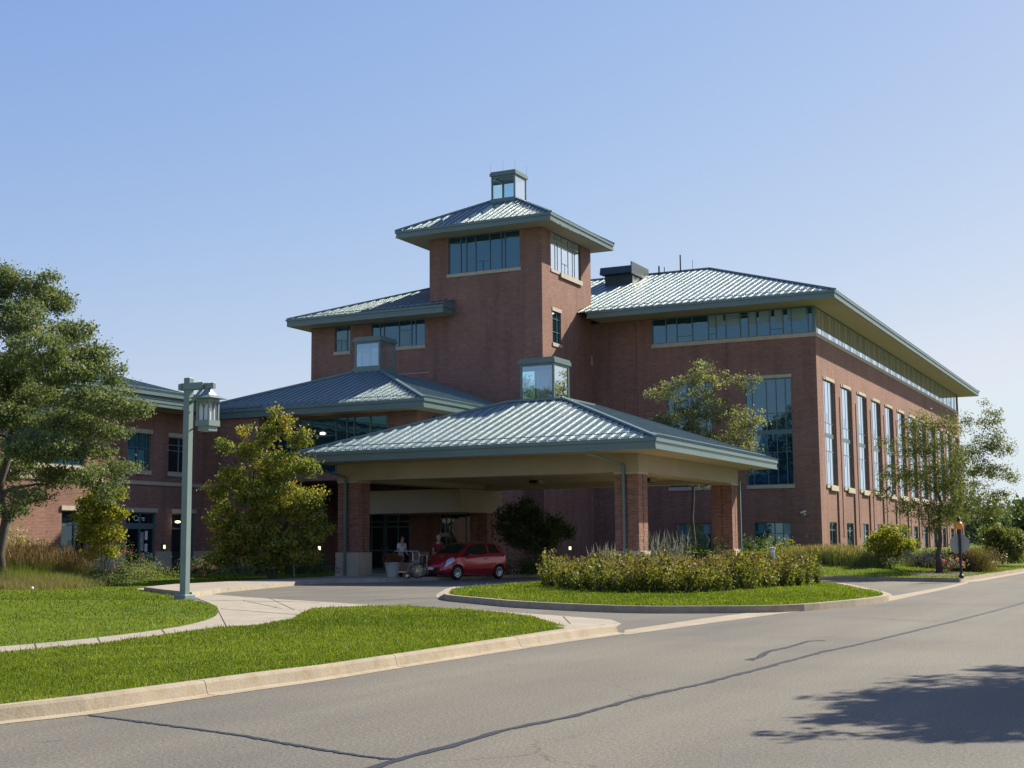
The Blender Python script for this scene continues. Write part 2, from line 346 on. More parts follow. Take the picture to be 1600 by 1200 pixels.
def shrub(name, label, base, rx, ry, h, n, lsize, leaf, cat='shrub', group=None, tint=.45, tvar=.16, flower=None, nfl=0, flsize=.1, spiky=0, lump=7):
    """dense low plant: lumpy dome of leaves over short stems"""
    root = thing(name, label, cat, base, group); b = np.array(base, float)
    L = [((b[0]+rng.uniform(-.6, .6)*rx, b[1]+rng.uniform(-.6, .6)*ry, b[2]+h*rng.uniform(.35, .62)), .45*min(rx, ry)+.05, h*.38) for _ in range(lump)]
    L.append(((b[0], b[1], b[2]+h*.4), 0, h*.5))
    k = max(10, n//26); d = rng.normal(size=(k, 3)); d /= np.linalg.norm(d, axis=1)[:, None]; d[:, 2] = np.abs(d[:, 2])*1.0
    lumpn = 1+.18*np.sin(d[:, 0]*7+b[0])+.15*np.sin(d[:, 1]*9+b[1]*3)
    cl = b+d*np.array([rx, ry, h*.92])*(rng.uniform(.35, 1, k)**.5*lumpn)[:, None]
    idx = np.repeat(np.arange(k), 26); g = rng.normal(size=(len(idx), 3))*lsize*1.9; c = cl[idx]+g; keep = c[:, 2] > b[2]; c = c[keep]; idx = idx[keep]
    ct = rng.normal(tint, tvar, k)
    npmesh('foliage', leafquads(c, lsize, .3), len(c), ct[idx]+rng.normal(0, .1, len(c)), leaf, root)
    mb = MB()
    for i in range(10):
        a = rng.uniform(0, 6.28); e = b+np.array([math.cos(a)*rx*.6, math.sin(a)*ry*.6, h*.6]); mb.tube([b+np.array([math.cos(a)*.05, math.sin(a)*.05, -.03]), (b+e)/2+np.array([0, 0, .1*h]), e], [.018, .012, .004], 5, False)
    mb.build('stem', M_bark, root)
    if flower is not None:
        dd = rng.normal(size=(nfl, 3)); dd /= np.linalg.norm(dd, axis=1)[:, None]; dd[:, 2] = np.abs(dd[:, 2])
        cf = b+dd*np.array([rx, ry, h])*1.0; ii = np.repeat(np.arange(nfl), 7); cc = cf[ii]+rng.normal(size=(len(ii), 3))*flsize*.5
        npmesh('flowers', leafquads(cc, flsize, .3, .9), len(cc), rng.uniform(0, 1, len(cc)), flower, root)
    return root
def bladequads(base, h, w, lean):
    n = len(base); a = rng.uniform(0, 2*math.pi, n); s = np.stack([np.cos(a), np.sin(a), 0*a], 1)*(w*.5)[:, None]
    b = rng.uniform(0, 2*math.pi, n); l = np.stack([np.cos(b), np.sin(b), 0*b], 1)*(lean*h*rng.uniform(0, 1, n))[:, None]
    up = np.stack([0*a, 0*a, h], 1); tip = base+up+l
    return np.stack([base-s, base+s, tip+s*.15, tip-s*.15], 1).reshape(-1, 3)
def grassclump(name, label, base, rx, ry, h, n, leaf, group=None, w=.02, lean=.55, plume=None, cat='ornamental grass', tint=.45):
    root = thing(name, label, cat, base, group); b = np.array(base, float)
    r = rng.normal(size=(n, 2))*.42; p = b+np.concatenate([r*np.array([rx, ry]), np.zeros((n, 1))], 1)
    hh = h*rng.uniform(.45, 1.0, n)*(1-.35*np.clip((r**2).sum(1), 0, 1)); npmesh('blades', bladequads(p, hh, np.full(n, w), lean), n, rng.normal(tint, .22, n), leaf, root)
    if plume is not None:
        k = n//5; r = rng.normal(size=(k, 2))*.45; p = b+np.concatenate([r*np.array([rx, ry])*1.1, (h*rng.uniform(.62, .98, k))[:, None]], 1)
        npmesh('plumes', bladequads(p, np.full(k, h*.22), np.full(k, w*1.3), .5), k, rng.normal(.6, .25, k), plume, root)
    return root
def lerp(a, b, t): return a+(b-a)*t
# ------------------------------------------------------------------ SETTING: ground
Gg = MB(); Gg.quad((-2500, -400, -.12), (2500, -400, -.12), (2500, 4000, -.12), (-2500, 4000, -.12))
tag(Gg.build('ground', M_tarnish), kind='structure')
mb = MB(); mb.prism([(-60, -25), (60, -25), (60, 400), (-7.6, 400), (-7.6, 75), (-16, 56), (-16, 80), (-34, 75), (-40, 40), (-12, 8), (-14, -25)], None, 0)
tag(mb.build('road', M_asph), kind='structure')
def crom(pts, closed=False, sub=5):
    P = [np.array(p, float) for p in pts]; n = len(P); out = []
    for i in range(n if closed else n-1):
        p0 = P[(i-1) % n] if closed or i else P[0]; p1 = P[i]; p2 = P[(i+1) % n]; p3 = P[(i+2) % n] if closed or i+2 < n else P[-1]
        for k in range(sub):
            t = k/sub; out.append(tuple(.5*((2*p1)+(-p0+p2)*t+(2*p0-5*p1+4*p2-p3)*t*t+(-p0+3*p1-3*p2+p3)*t**3)))
    return out+([] if closed else [tuple(P[-1])])
def gp(pts, z): return [gz(x, y, z) for x, y in pts]
# near kerb : gutter edge / grass edge
gut = [(0, 1132), (134, 1118), (270, 1098), (400, 1079), (500, 1065), (640, 1042), (780, 1020), (890, 1003), (985, 989.5)]
grs = [(0, 1100), (125, 1086), (270, 1067), (400, 1050), (500, 1038.5), (640, 1018), (780, 997), (880, 982)]
def ext(p, q, L):                                    # extend world polyline beyond p away from q
    d = np.array(p[:2])-np.array(q[:2]); d /= np.linalg.norm(d); return (p[0]+d[0]*L, p[1]+d[1]*L)
gutw = gp(gut, 0); gutw = [ext(gutw[0], gutw[3], 25)]+gutw
grsw = gp(grs, .15); grsw = [ext(grsw[0], grsw[3], 25)]+grsw
o0_ = gz(890, 1003, 0); o1_ = gz(985, 989.5, 0); i0_ = gz(880, 982, .15); mouth = (o1_[0]+(i0_[0]-o0_[0])*.9, o1_[1]-.15, .15)
# kerb profile as a lofted strip: gutter pan -> face -> rounded top -> back
mb = MB()
def resample(P, n):
    P = [np.array(p[:2]) for p in P]; s = [0]
    for a, b in zip(P, P[1:]): s.append(s[-1]+np.linalg.norm(b-a))
    out = []
    for t in np.linspace(0, s[-1], n):
        i = max(j for j in range(len(s)) if s[j] <= t+1e-9); i = min(i, len(P)-2); out.append(P[i]+(P[i+1]-P[i])*(t-s[i])/(s[i+1]-s[i]))
    return out
def loftkerb(mb, outer, inner, zt, n=60):
    o = resample(outer, n); i = resample(inner, n); prof = [(0, .004), (.42, .012), (.47, .02), (.56, zt*.8), (.62, zt*.97), (.68, zt), (1.0, zt), (1.0, -.05)]
    base = len(mb.v)
    for q_, (a, b) in enumerate(zip(o, i)):
        hf = 1 if q_ < n-1 else .9
        for t, z in prof: p = a+(b-a)*t; mb.v.append((p[0], p[1], z*hf if z > .03 else z))
    m_ = len(prof)
    for k in range(n-1):
        for j in range(m_-1): mb.f.append((base+k*m_+j, base+k*m_+j+1, base+(k+1)*m_+j+1, base+(k+1)*m_+j))
    mb.f.append(tuple(base+j for j in range(m_))); mb.f.append(tuple(base+(n-1)*m_+j for j in reversed(range(m_))))
loftkerb(mb, gutw, grsw+[mouth], .15, 90)
tag(mb.build('kerb', M_conc), kind='structure')
def kerbjoints(mb, outer, inner, zt, gap):
    L = sum(np.linalg.norm(np.array(a[:2])-np.array(b[:2])) for a, b in zip(outer, outer[1:])); n = max(2, int(L/gap)); o = resample(outer, n); i = resample(inner, n)
    prof = [(0, .004), (.42, .012), (.47, .02), (.56, zt*.8), (.62, zt*.97), (.68, zt), (1.0, zt)]
    for a, b in zip(o[1:-1], i[1:-1]):
        q = [(*(a+(b-a)*t), z+.001) for t, z in prof]
        for u, v in zip(q, q[1:]): mb.bar(u, v, .006, .002)
mbj = MB(); kerbjoints(mbj, gutw, grsw+[mouth], .15, 3.0); tag(mbj.build('kerb_joints', M_mulch), kind='structure')
# gutter strip across the driveway mouth
mb = MB()
st = gp([(976, 984.5), (1100, 966), (1229, 950), (1396, 931), (1470, 918), (1512, 908.5), (1512, 911.5), (1480, 920), (1396, 938), (1229, 957.5), (1100, 975), (985, 991), (975, 991.5)], .004)
mb.prism(st, None, .004); tag(mb.build('gutter_strip', M_conc), kind='structure')
# concrete walk between the two lawns and along the drive
walk = [(0, 1025), (0, 1004), (94, 997), (187, 987), (281, 974), (320, 962), (333, 950), (325, 941), (306, 934), (272, 928), (210, 921), (222, 916.5), (272, 912.5), (344, 911),
        (437, 906), (500, 903), (523, 903), (515, 906), (470, 910), (400, 916), (345, 921), (306, 926.5), (400, 934), (500, 940), (600, 946.5), (752, 953), (955, 968), (970, 974), 'M', 'K', (870, 983), (820, 964), (775, 957), (640, 949), (580, 949), (490, 953), (472, 961), (456, 970), (400, 980), (281, 992), (156, 1009)]
mb = MB(); ww = [mouth if p == 'M' else gz(882, 981.8, .15) if p == 'K' else gz(p[0], p[1], .012) for p in walk]; e1 = ext(ww[0], ww[-1], 25); e2 = ext(ww[1], ww[2], 25)
WALKPOLY = [ww[0], e1, e2]+ww[1:]
# control joints across the path
mb = MB()
for a, b in (((60, 1021), (52, 999)), ((160, 1009), (150, 992)), ((262, 996), (250, 979)), ((356, 983), (340, 952)), ((345, 951), (470, 961)), ((420, 934), (460, 953)), ((330, 938), (500, 941)), ((600, 947), (622, 949)), ((760, 954), (775, 957)), ((880, 963), (900, 984))):
    p, q = gz(*a, .014), gz(*b, .014); mb.bar((p[0], p[1], .0125), (q[0], q[1], .0125), .02, .008)
tag(mb.build('path_joints', M_mulch), kind='structure')
# raised sidewalk with kerb along the pick-up lane and under the canopy
side = [(300, 925.5), (345, 919), (470, 908), (515, 905.5), (600, 904), (660, 902), (760, 899), (850, 896.5), (900, 895.5)]
sw = [p[:2] for p in gp(side, .15)]
poly = sw+[(-24, 59.5), (-24, 63.5), (-21.5, 63.5), (-16, 58.5), (-15.5, 80), (-50, 80), (-50, 30)]
back = [(p[0]-.0, p[1]) for p in sw]
mb = MB()
swpoly = sw+[(-27.5, 62), (-24, 63.8), (-16.2, 63.8), (-16.2, 66), (-24, 67.5), (-31, 69.5), (-44.2, 69.5), (-44.2, 61), (-36, 56.5)]+[p[:2] for p in gp([(523, 900), (500, 901.5), (437, 904), (344, 909), (272, 912.5), (225, 917), (255, 921)], .15)]
mb.prism(swpoly, -.05, .15); tag(mb.build('sidewalk', M_walk), kind='structure')
# sealed cracks
def strip(mb, pts, w, z, wob=.3):
    P = [np.array(p[:2]) for p in pts]; P = resample(P, max(30, int(len(P)*14)))
    L = []; Rr = []
    for i, p in enumerate(P):
        d = P[min(i+1, len(P)-1)]-P[max(i-1, 0)]; d /= np.linalg.norm(d)+1e-9; nrm = np.array([-d[1], d[0]])
        k = w*(1+rng.uniform(-wob, wob)); j = rng.normal(0, w*.12); L.append(p+nrm*(k/2+j)); Rr.append(p-nrm*(k/2-j))
    for i in range(len(P)-1): mb.quad((*L[i], z), (*Rr[i], z), (*Rr[i+1], z), (*L[i+1], z))
mb = MB()
main = [(500, 1225), (620, 1188), (700, 1167), (780, 1143), (900, 1118), (1000, 1090), (1100, 1068), (1200, 1042), (1280, 1020), (1350, 1005), (1420, 988), (1490, 971), (1560, 953), (1640, 930)]
strip(mb, gp(main, 0), .075, .005)
strip(mb, gp([(138, 1118), (210, 1127), (300, 1139), (380, 1150), (450, 1163), (540, 1178), (600, 1186), (630, 1187)], 0), .05, .0055)
strip(mb, gp([(1170, 1031), (1185, 1028), (1200, 1018), (1230, 1012), (1250, 1006), (1262, 1002), (1290, 1001)], 0), .07, .005, .5)
strip(mb, gp([(1165, 1031), (1180, 1032)], 0), .05, .006, .5)
for l, w in (([(1260, 960), (1400, 968), (1520, 974)], .02), ([(1400, 940), (1500, 944), (1600, 941)], .02), ([(1510, 918), (1600, 915)], .03), ([(560, 938), (620, 936), (690, 934)], .05), ([(380, 938), (440, 951)], .02)):
    strip(mb, gp(l, .004 if l[0][0] > 500 else .014), w, .006 if l[0][0] > 500 else .017, .5)
tag(mb.build('crack_sealant', M_tar), kind='structure')
# ---------------- lawns
lawn1 = grs+[(887, 981), (831, 964), (775, 956.5), (640, 947.5), (580, 947.5), (490, 951), (471, 959), (456, 968), (400, 977.5), (344, 981), (281, 989), (156, 1006), (0, 1020)]
l1 = gp(lawn1[:8], .15)+gp(lawn1[8:], .022); pe_ = [ext(l1[-1], l1[-2], 25)]+l1[8:][::-1]; l1 = [grsw[0]]+l1+[pe_[0]]; ke_ = [grsw[0]]+gp(lawn1[:8], .15)
lawn2 = [(0, 1009), (94, 1001), (187, 991), (281, 978), (331, 965), (341, 954), (334, 945), (306, 939), (272, 931), (215, 921), (215, 919), (272, 914), (344, 912), (437, 907), (500, 903.5), (523, 902)]
l2 = crom(gp(lawn2[:11], .022), False, 3)+gp(lawn2[11:], .022); l2w = [ext(l2[0], l2[1], 30)]+l2+[(-34.9, 54.5), (-34.9, 60), (-47.9, 60), (-47.9, 10), (-60, 10)]
def inpoly(P, poly):
    x, y = P[:, 0], P[:, 1]; ins = np.zeros(len(P), bool); n = len(poly)
    for i in range(n):
        x1, y1 = poly[i][:2]; x2, y2 = poly[(i+1) % n][:2]
        c = ((y1 > y) != (y2 > y)); xi = (x2-x1)*(y-y1)/((y2-y1) if abs(y2-y1) > 1e-9 else 1e-9)+x1; ins ^= c & (x < xi)
    return ins
def edgedist(P, poly):
    d = np.full(len(P), 1e9)
    for i in range(len(poly)):
        a = np.array(poly[i][:2]); b = np.array(poly[(i+1) % len(poly)][:2]); ab = b-a; t = np.clip(((P-a)@ab)/(ab@ab+1e-12), 0, 1)
        d = np.minimum(d, np.linalg.norm(P-(a+t[:, None]*ab), axis=1))
    return d
TURF = []
from mathutils.geometry import delaunay_2d_cdt
def graded(name, poly, zf, step=.5, mat=None, clip=None):
    """draped lawn sheet: boundary + inner grid, height from zf, with a skirt"""
    P = [np.array(p[:2]) for p in poly]; E = []
    for i in range(len(P)):
        a, b = P[i], P[(i+1) % len(P)]; k = max(1, int(min(np.linalg.norm(b-a)/.7, 40)))
        for j in range(k): E.append(a+(b-a)*j/k)
    lo = np.min(P, 0); hi = np.max(P, 0)
    if clip is not None: lo = np.maximum(lo, clip[0]); hi = np.minimum(hi, clip[1])
    g = np.array([(x, y) for x in np.arange(lo[0], hi[0], step) for y in np.arange(lo[1], hi[1], step)]); g = g[inpoly(g, poly)]; g = g[edgedist(g, poly) > .3]
    pts = [Vector((float(p[0]), float(p[1]))) for p in E]+[Vector((float(p[0]), float(p[1]))) for p in g]; ne = len(E)
    r = delaunay_2d_cdt(pts, [(i, (i+1) % ne) for i in range(ne)], [list(range(ne))], 1, 1e-4)
    V = np.array([(v.x, v.y) for v in r[0]]); z = zf(V); mb = MB(); mb.add([(V[i, 0], V[i, 1], z[i]) for i in range(len(V))], [tuple(f) for f in r[2]])
    ze = zf(np.array(E))
    for i in range(ne):
        a, b = E[i], E[(i+1) % ne]; mb.quad((a[0], a[1], -.05), (b[0], b[1], -.05), (b[0], b[1], ze[(i+1) % ne]), (a[0], a[1], ze[i]))
    tag(mb.build(name, mat or M_lawn, None, True), kind='structure'); TURF.append((poly, zf))
def pld(Q, line):
    d = np.full(len(Q), 1e9)
    for a, b in zip(line, line[1:]):
        a = np.array(a[:2]); b = np.array(b[:2]); ab = b-a; t = np.clip(((Q-a)@ab)/(ab@ab), 0, 1); d = np.minimum(d, np.linalg.norm(Q-(a+t[:, None]*ab), axis=1))
    return d
def z1(Q): dp = pld(Q, pe_); dk = pld(Q, ke_); return .022+.128*(dp/(dp+dk+1e-6))**1.5
def z2(Q): e = edgedist(Q, l2w[1:-5]); return .022+.034*np.clip(e-.5, 0, 11)+.012*np.sin(Q[:, 0]*.9)*np.sin(Q[:, 1]*.7)*np.clip(e/3, 0, 1)
de_ = gp([(306, 926.5), (400, 934), (500, 940), (600, 946.5), (752, 953), (955, 968), (970, 974)], 0)
def zw(Q): de = pld(Q, de_); dk = pld(Q, ke_+[mouth]); return .012+.134*de/(de+dk+1e-4)*np.exp(-(dk/1.6)**2)
graded('footpath', WALKPOLY, zw, .45, M_walk); TURF.pop()
graded('lawn_strip', l1, z1, .6); graded('lawn', l2w, z2, .8)
isl_o = [(681, 932.5), (690, 924), (706, 917.5), (737, 914.5), (797, 910), (846, 906.5), (950, 902), (1100, 901), (1275, 906.5), (1370, 922), (1396, 932), (1396, 936), (1327, 947), (1211, 954.5), (1074, 956), (1000, 955.5), (925, 953.5), (812, 949.5), (737, 942), (700, 937)]
isl_i = [(702, 927), (708, 921.5), (720, 919), (740, 917), (797, 912.5), (846, 909), (950, 904.5), (1100, 903.5), (1269, 909), (1345, 920.5), (1374, 926), (1379, 929.5), (1360, 933), (1309, 938.5), (1219, 945), (1074, 946.5), (1000, 946.2), (925, 944), (820, 939), (760, 934), (715, 930)]
io = crom(gp(isl_o, 0), True, 4); ii = crom(gp(isl_i, .15), True, 4)
mb = MB(); n = len(io)
mb.prism(io, -.05, .0075)
icx = np.mean([p[0] for p in ii]); icy = np.mean([p[1] for p in ii])
def inset(poly, d):
    out = []; n = len(poly); P = [np.array(p[:2]) for p in poly]
    ar = sum(P[i][0]*P[(i+1) % n][1]-P[(i+1) % n][0]*P[i][1] for i in range(n)); sg = 1 if ar > 0 else -1
    for i in range(n):
        e1_ = P[i]-P[i-1]; e2_ = P[(i+1) % n]-P[i]; n1 = np.array([-e1_[1], e1_[0]])/np.linalg.norm(e1_)*sg; n2 = np.array([-e2_[1], e2_[0]])/np.linalg.norm(e2_)*sg
        m_ = n1+n2; m_ /= max(1.0, np.linalg.norm(m_)); out.append(tuple(P[i]+m_*d))
    return out
kb = inset(ii, -.16); mb.prism(kb, -.05, .15)
tag(mb.build('island_kerb', M_conc), kind='structure'); graded('island_lawn', inset(ii, .0), lambda Q: .155+.05*np.clip(edgedist(Q, ii)/2.5, 0, 1), .6)
# right-hand berm: kerb, lawn mound rising to the main wing
fk = gp([(1255, 906), (1400, 908.2), (1500, 910), (1515, 908), (1545, 900), (1575, 894.5), (1600, 890.5)], .0)
kp = [(-20, 57.2), fk[0], fk[1], fk[2], (-7.6, 54.2), (-7.5, 58), (-7.4, 64), (-7.35, 72), (-7.3, 90), (-7.3, 400)]
def sd(a, b, t): t = np.clip((t-a)/(b-a), 0, 1); return t*t*(3-2*t)
kpoly = [p[:2] for p in kp]+[(-19.2, 400), (-60, 400), (-60, 140), (-24, 140), (-24, 68.3), (-16, 68.3), (-16.1, 66.2), (-16.1, 58)]
def berm(x, y):
    d = edgedist(np.array([[x, y]]), [p[:2] for p in kp]+[p[:2] for p in kp[::-1]])[0]
    h = .15+1.0*float(sd(.3, 15, d)); return h
bx = np.arange(-24, -7, .55); by = list(np.arange(54, 84, .55))+list(np.arange(84, 180, 3)); bp = kpoly
mb = MB(); idx = {}
pts = []; tri_poly = [Vector((p[0], p[1], 0)) for p in bp]
from mathutils.geometry import delaunay_2d_cdt
edgepts = []
for i in range(len(bp)):
    a, b = np.array(bp[i]), np.array(bp[(i+1) % len(bp)]); k = max(1, int(min(np.linalg.norm(b-a)/1.0, 60)))
    for j in range(k): edgepts.append(a+(b-a)*j/k)
gridp = np.array([(x, y) for x in bx for y in by]); gridp = gridp[inpoly(gridp, bp)]; gridp = gridp[edgedist(gridp, bp) > .35]
allp = [Vector((float(p[0]), float(p[1]))) for p in edgepts]+[Vector((float(p[0]), float(p[1]))) for p in gridp]
ne = len(edgepts); res = delaunay_2d_cdt(allp, [(i, (i+1) % ne) for i in range(ne)], [list(range(ne))], 1, 1e-4)
vs = [(v.x, v.y, berm(v.x, v.y)) for v in res[0]]; mb.add(vs, [tuple(f) for f in res[2]])
o = mb.build('berm_lawn', M_lawn, None, True); tag(o, kind='structure')
mb = MB(); A_ = [np.array(p[:2]) for p in kp]
cpoly = [tuple(p) for p in A_]+[tuple(p+np.array([-.02, .18])) if i < 4 else tuple(p+np.array([-.2, .05])) for i, p in list(enumerate(A_))[::-1]]
mb.prism(cpoly, -.05, .155)
gut2 = [tuple(p) for p in A_[3:]]+[(-7.0, 400), (-6.95, 72), (-7.05, 58), (-7.2, 53.9), fk[2][:2]]
mb.prism([(-7.6, 54.2), (-7.5, 58), (-7.4, 64), (-7.35, 72), (-7.3, 400), (-6.85, 400), (-6.9, 72), (-7.0, 58), (-7.05, 53.4), (fk[2][0]+.1, fk[2][1]-.05)], None, .006)
tag(mb.build('far_kerb', M_conc), kind='structure')
# mulch bed patches draped on the berm
def patch(name, cx, cy, rx, ry, mat, dz=.02):
    mb = MB(); ring = []; n = 34
    def P(r, a):
        w = 1+.12*math.sin(3*a+cx)+.07*math.sin(5*a); x = cx+rx*r*w*math.cos(a); y = cy+ry*r*w*math.sin(a); return (x, y, berm(x, y)+dz*(1.5-r))
    rr = [0, .3, .6, .85, 1.0]; base = 0; vs = [P(0, 0)]
    for r in rr[1:]:
        for k in range(n): vs.append(P(r, 2*math.pi*k/n))
    fs = [(0, 1+k, 1+(k+1) % n) for k in range(n)]
    for q in range(len(rr)-2):
        for k in range(n): fs.append((1+q*n+k, 1+(q+1)*n+k, 1+(q+1)*n+(k+1) % n, 1+q*n+(k+1) % n))
    mb.add(vs, fs); tag(mb.build(name, mat, None, True), kind='structure')
patch('mulch_bed', -8.9, 58.2, 1.25, 4.6, M_mulch)
# ------------------------------------------------------------------ turf blades (one uncountable mass)
def turf(n_target=420000):
    V = []
    for poly, z in TURF:
        P = np.array([p[:2] for p in poly]); lo = np.maximum(P.min(0), [-46, 5]); hi = np.minimum(P.max(0), [0, 78])
        # importance sample: density ~ 1/d^1.6
        k = 900000; q = lo+(hi-lo)*rng.random((k, 2))
        c = (CM @ np.stack([q[:, 0], q[:, 1], np.full(k, .1-CH)])); d = c[2]; px = 800+F*c[0]/np.maximum(d, .1)
        ok = (d > 4) & (px > -60) & (px < 1660); q = q[ok]; d = d[ok]
        acc = rng.random(len(q)) < np.clip((14/d)**1.15, 0, 1); q = q[acc]; d = d[acc]
        ins = inpoly(q, poly); q = q[ins]; d = d[ins]
        V.append((q, d, z))
    tot = sum(len(v[0]) for v in V); f = min(1, n_target/tot); vs = []; ts = []
    for q, d, z in V:
        s = rng.random(len(q)) < f; q = q[s]; d = d[s]; n = len(q)
        patchy = .5+.5*np.sin(q[:, 0]*1.7+3*np.sin(q[:, 1]*.6))*np.sin(q[:, 1]*1.3+2*np.sin(q[:, 0]*.8))
        h = rng.uniform(.014, .036, n)*(.8+.4*patchy)*np.clip(d/18, 1, 1.35)*(1+(rng.random(n) < .03)*1.2); w = .010*np.clip(d/12, 1, 4)
        base = np.concatenate([q, (z(q)-.005)[:, None]], 1)
        vs.append(bladequads(base, h, w, .8)); big = np.sin(q[:, 0]*.55+1.3*np.sin(q[:, 1]*.23+1))*np.sin(q[:, 1]*.41+2*np.sin(q[:, 0]*.17)); dry = (np.sin(q[:, 0]*2.3+q[:, 1]*1.1)*np.sin(q[:, 1]*2.9-q[:, 0]*.7) > .82); ts.append(rng.normal(.40, .22, n)+.16*(patchy-.5)+.15*big+dry*.22+(rng.random(n) < .03)*.5)
    v = np.concatenate(vs); t = np.concatenate(ts); o = npmesh('grass', v, len(t), t, L_grass); tag(o, 'short mown grass covering the lawns beside the road', 'grass', kind='stuff')
TURF.append((kpoly, lambda Q: .15+1.0*sd(.3, 15, pld(Q, kp))))
turf()
# ------------------------------------------------------------------ BUILDING helpers
def PM(axis, plane):
    if axis == 'A': return lambda u, w, z: (u, plane+w, z)
    return lambda u, w, z: (plane-w, u, z)
def wall(mb, axis, plane, u0, u1, z0, z1, holes=(), dep=.16):
    P = PM(axis, plane); us = sorted({u0, u1, *[h[0] for h in holes], *[h[1] for h in holes]}); zs = sorted({z0, z1, *[h[2] for h in holes], *[h[3] for h in holes]})
    us = [u for u in us if u0 <= u <= u1]; zs = [z for z in zs if z0 <= z <= z1]
    for a, b in zip(us, us[1:]):
        for c, d in zip(zs, zs[1:]):
            mu, mz = (a+b)/2, (c+d)/2
            if any(h[0] < mu < h[1] and h[2] < mz < h[3] for h in holes): continue
            mb.quad(P(a, 0, c), P(b, 0, c), P(b, 0, d), P(a, 0, d))
    for h in holes:
        a, b, c, d = h[:4]; d = min(d, z1); b2 = min(b, u1)
        mb.quad(P(a, 0, c), P(a, 0, d), P(a, dep, d), P(a, dep, c)); mb.quad(P(b2, 0, c), P(b2, dep, c), P(b2, dep, d), P(b2, 0, d))
        mb.quad(P(a, 0, c), P(a, dep, c), P(b2, dep, c), P(b2, 0, c)); mb.quad(P(a, 0, d), P(b2, 0, d), P(b2, dep, d), P(a, dep, d))
def pbox(mb, P, u0, u1, w0, w1, z0, z1):
    a = P(u0, w0, z0); b = P(u1, w1, z1); mb.box(min(a[0], b[0]), max(a[0], b[0]), min(a[1], b[1]), max(a[1], b[1]), z0, z1)
def window(parent, axis, plane, h, vs=(), hs=(), glass=None, fw=.055, dep=.12, fmat=None, bands=(), segs=(), panels=(), label=None, prot=.05):
    """h=(u0,u1,z0,z1); vs/hs mullion positions (absolute); segs extra bars (u0,z0,u1,z1); panels: blinds (u0,u1,z0,z1,mat)"""
    P = PM(axis, plane); u0, u1, z0, z1 = h; mb = MB(); a, b = dep-prot, dep+.02; k_ = prot/.05
    pbox(mb, P, u0, u0+fw, a, b, z0, z1); pbox(mb, P, u1-fw, u1, a, b, z0, z1); pbox(mb, P, u0+fw, u1-fw, a, b, z0, z0+fw); pbox(mb, P, u0+fw, u1-fw, a, b, z1-fw, z1)
    for v in vs: pbox(mb, P, v-fw*.45, v+fw*.45, a-.004*k_, b-.003, z0+fw, z1-fw)
    for z in hs: pbox(mb, P, u0+fw, u1-fw, a+.004*k_, b-.006, z-fw*.4, z+fw*.4)
    for z, t in bands: pbox(mb, P, u0+fw, u1-fw, a-.012*k_, b-.001, z-t/2, z+t/2)
    for (p, q, r, s) in segs: pbox(mb, P, min(p, r)-fw*.3, max(p, r)+fw*.3, a+.007*k_, b-.008, min(q, s)-fw*.3, max(q, s)+fw*.3)
    w = mb.build('window', fmat or M_frame, parent)
    g = MB(); g.quad(P(u0, dep, z0), P(u1, dep, z0), P(u1, dep, z1), P(u0, dep, z1)); g.build('pane', glass or M_glass, w)
    for (p, q, r, s, mt) in panels:
        k = MB(); pbox(k, P, p, q, dep-.012, dep-.004, r, s); k.build('blind', mt, w)
    if label: w['label'] = label
    return w
def sill(parent, axis, plane, u0, u1, z, t=.22, out=.06, key=False):
    P = PM(axis, plane); mb = MB(); pbox(mb, P, u0, u1, -out, .12, z-t, z)
    if key: pbox(mb, P, lerp(u0, u1, .28), u1-.02, -out-.07, -out, z-t-.14, z-.03)
    mb.build('sill', M_stone, parent, bevel=.01)
def fasciabox(parent, x0, x1, y0, y1, z0, z1, openb=False):
    """eave box: fascia ring with gutter lip, plus soffit sheet"""
    mb = MB(); t = .12
    mb.box(x0, x1, y0, y0+t, z0, z1); mb.box(x1-t, x1, y0+t, y1-t, z0, z1); mb.box(x0, x0+t, y0+t, y1-t, z0, z1); mb.box(x0, x1, y1-t, y1, z0, z1)
    l = .06
    mb.box(x0-l, x1+l, y0-l, y0-.002, z1-.13, z1+.02); mb.box(x1+.002, x1+l, y0, y1, z1-.13, z1+.02); mb.box(x0-l, x0-.002, y0, y1, z1-.13, z1+.02)
    mb.box(x0-.025, x1+.025, y0-.025, y0-.002, z0-.015, z0+.07); mb.box(x1+.002, x1+.025, y0, y1, z0-.015, z0+.07)
    mb.build('fascia', M_fascia, parent)
    s = MB(); s.box(x0+t, x1-t, y0+t, y1-t, z0+.01, z0+.05); s.build('soffit', M_soffit, parent)
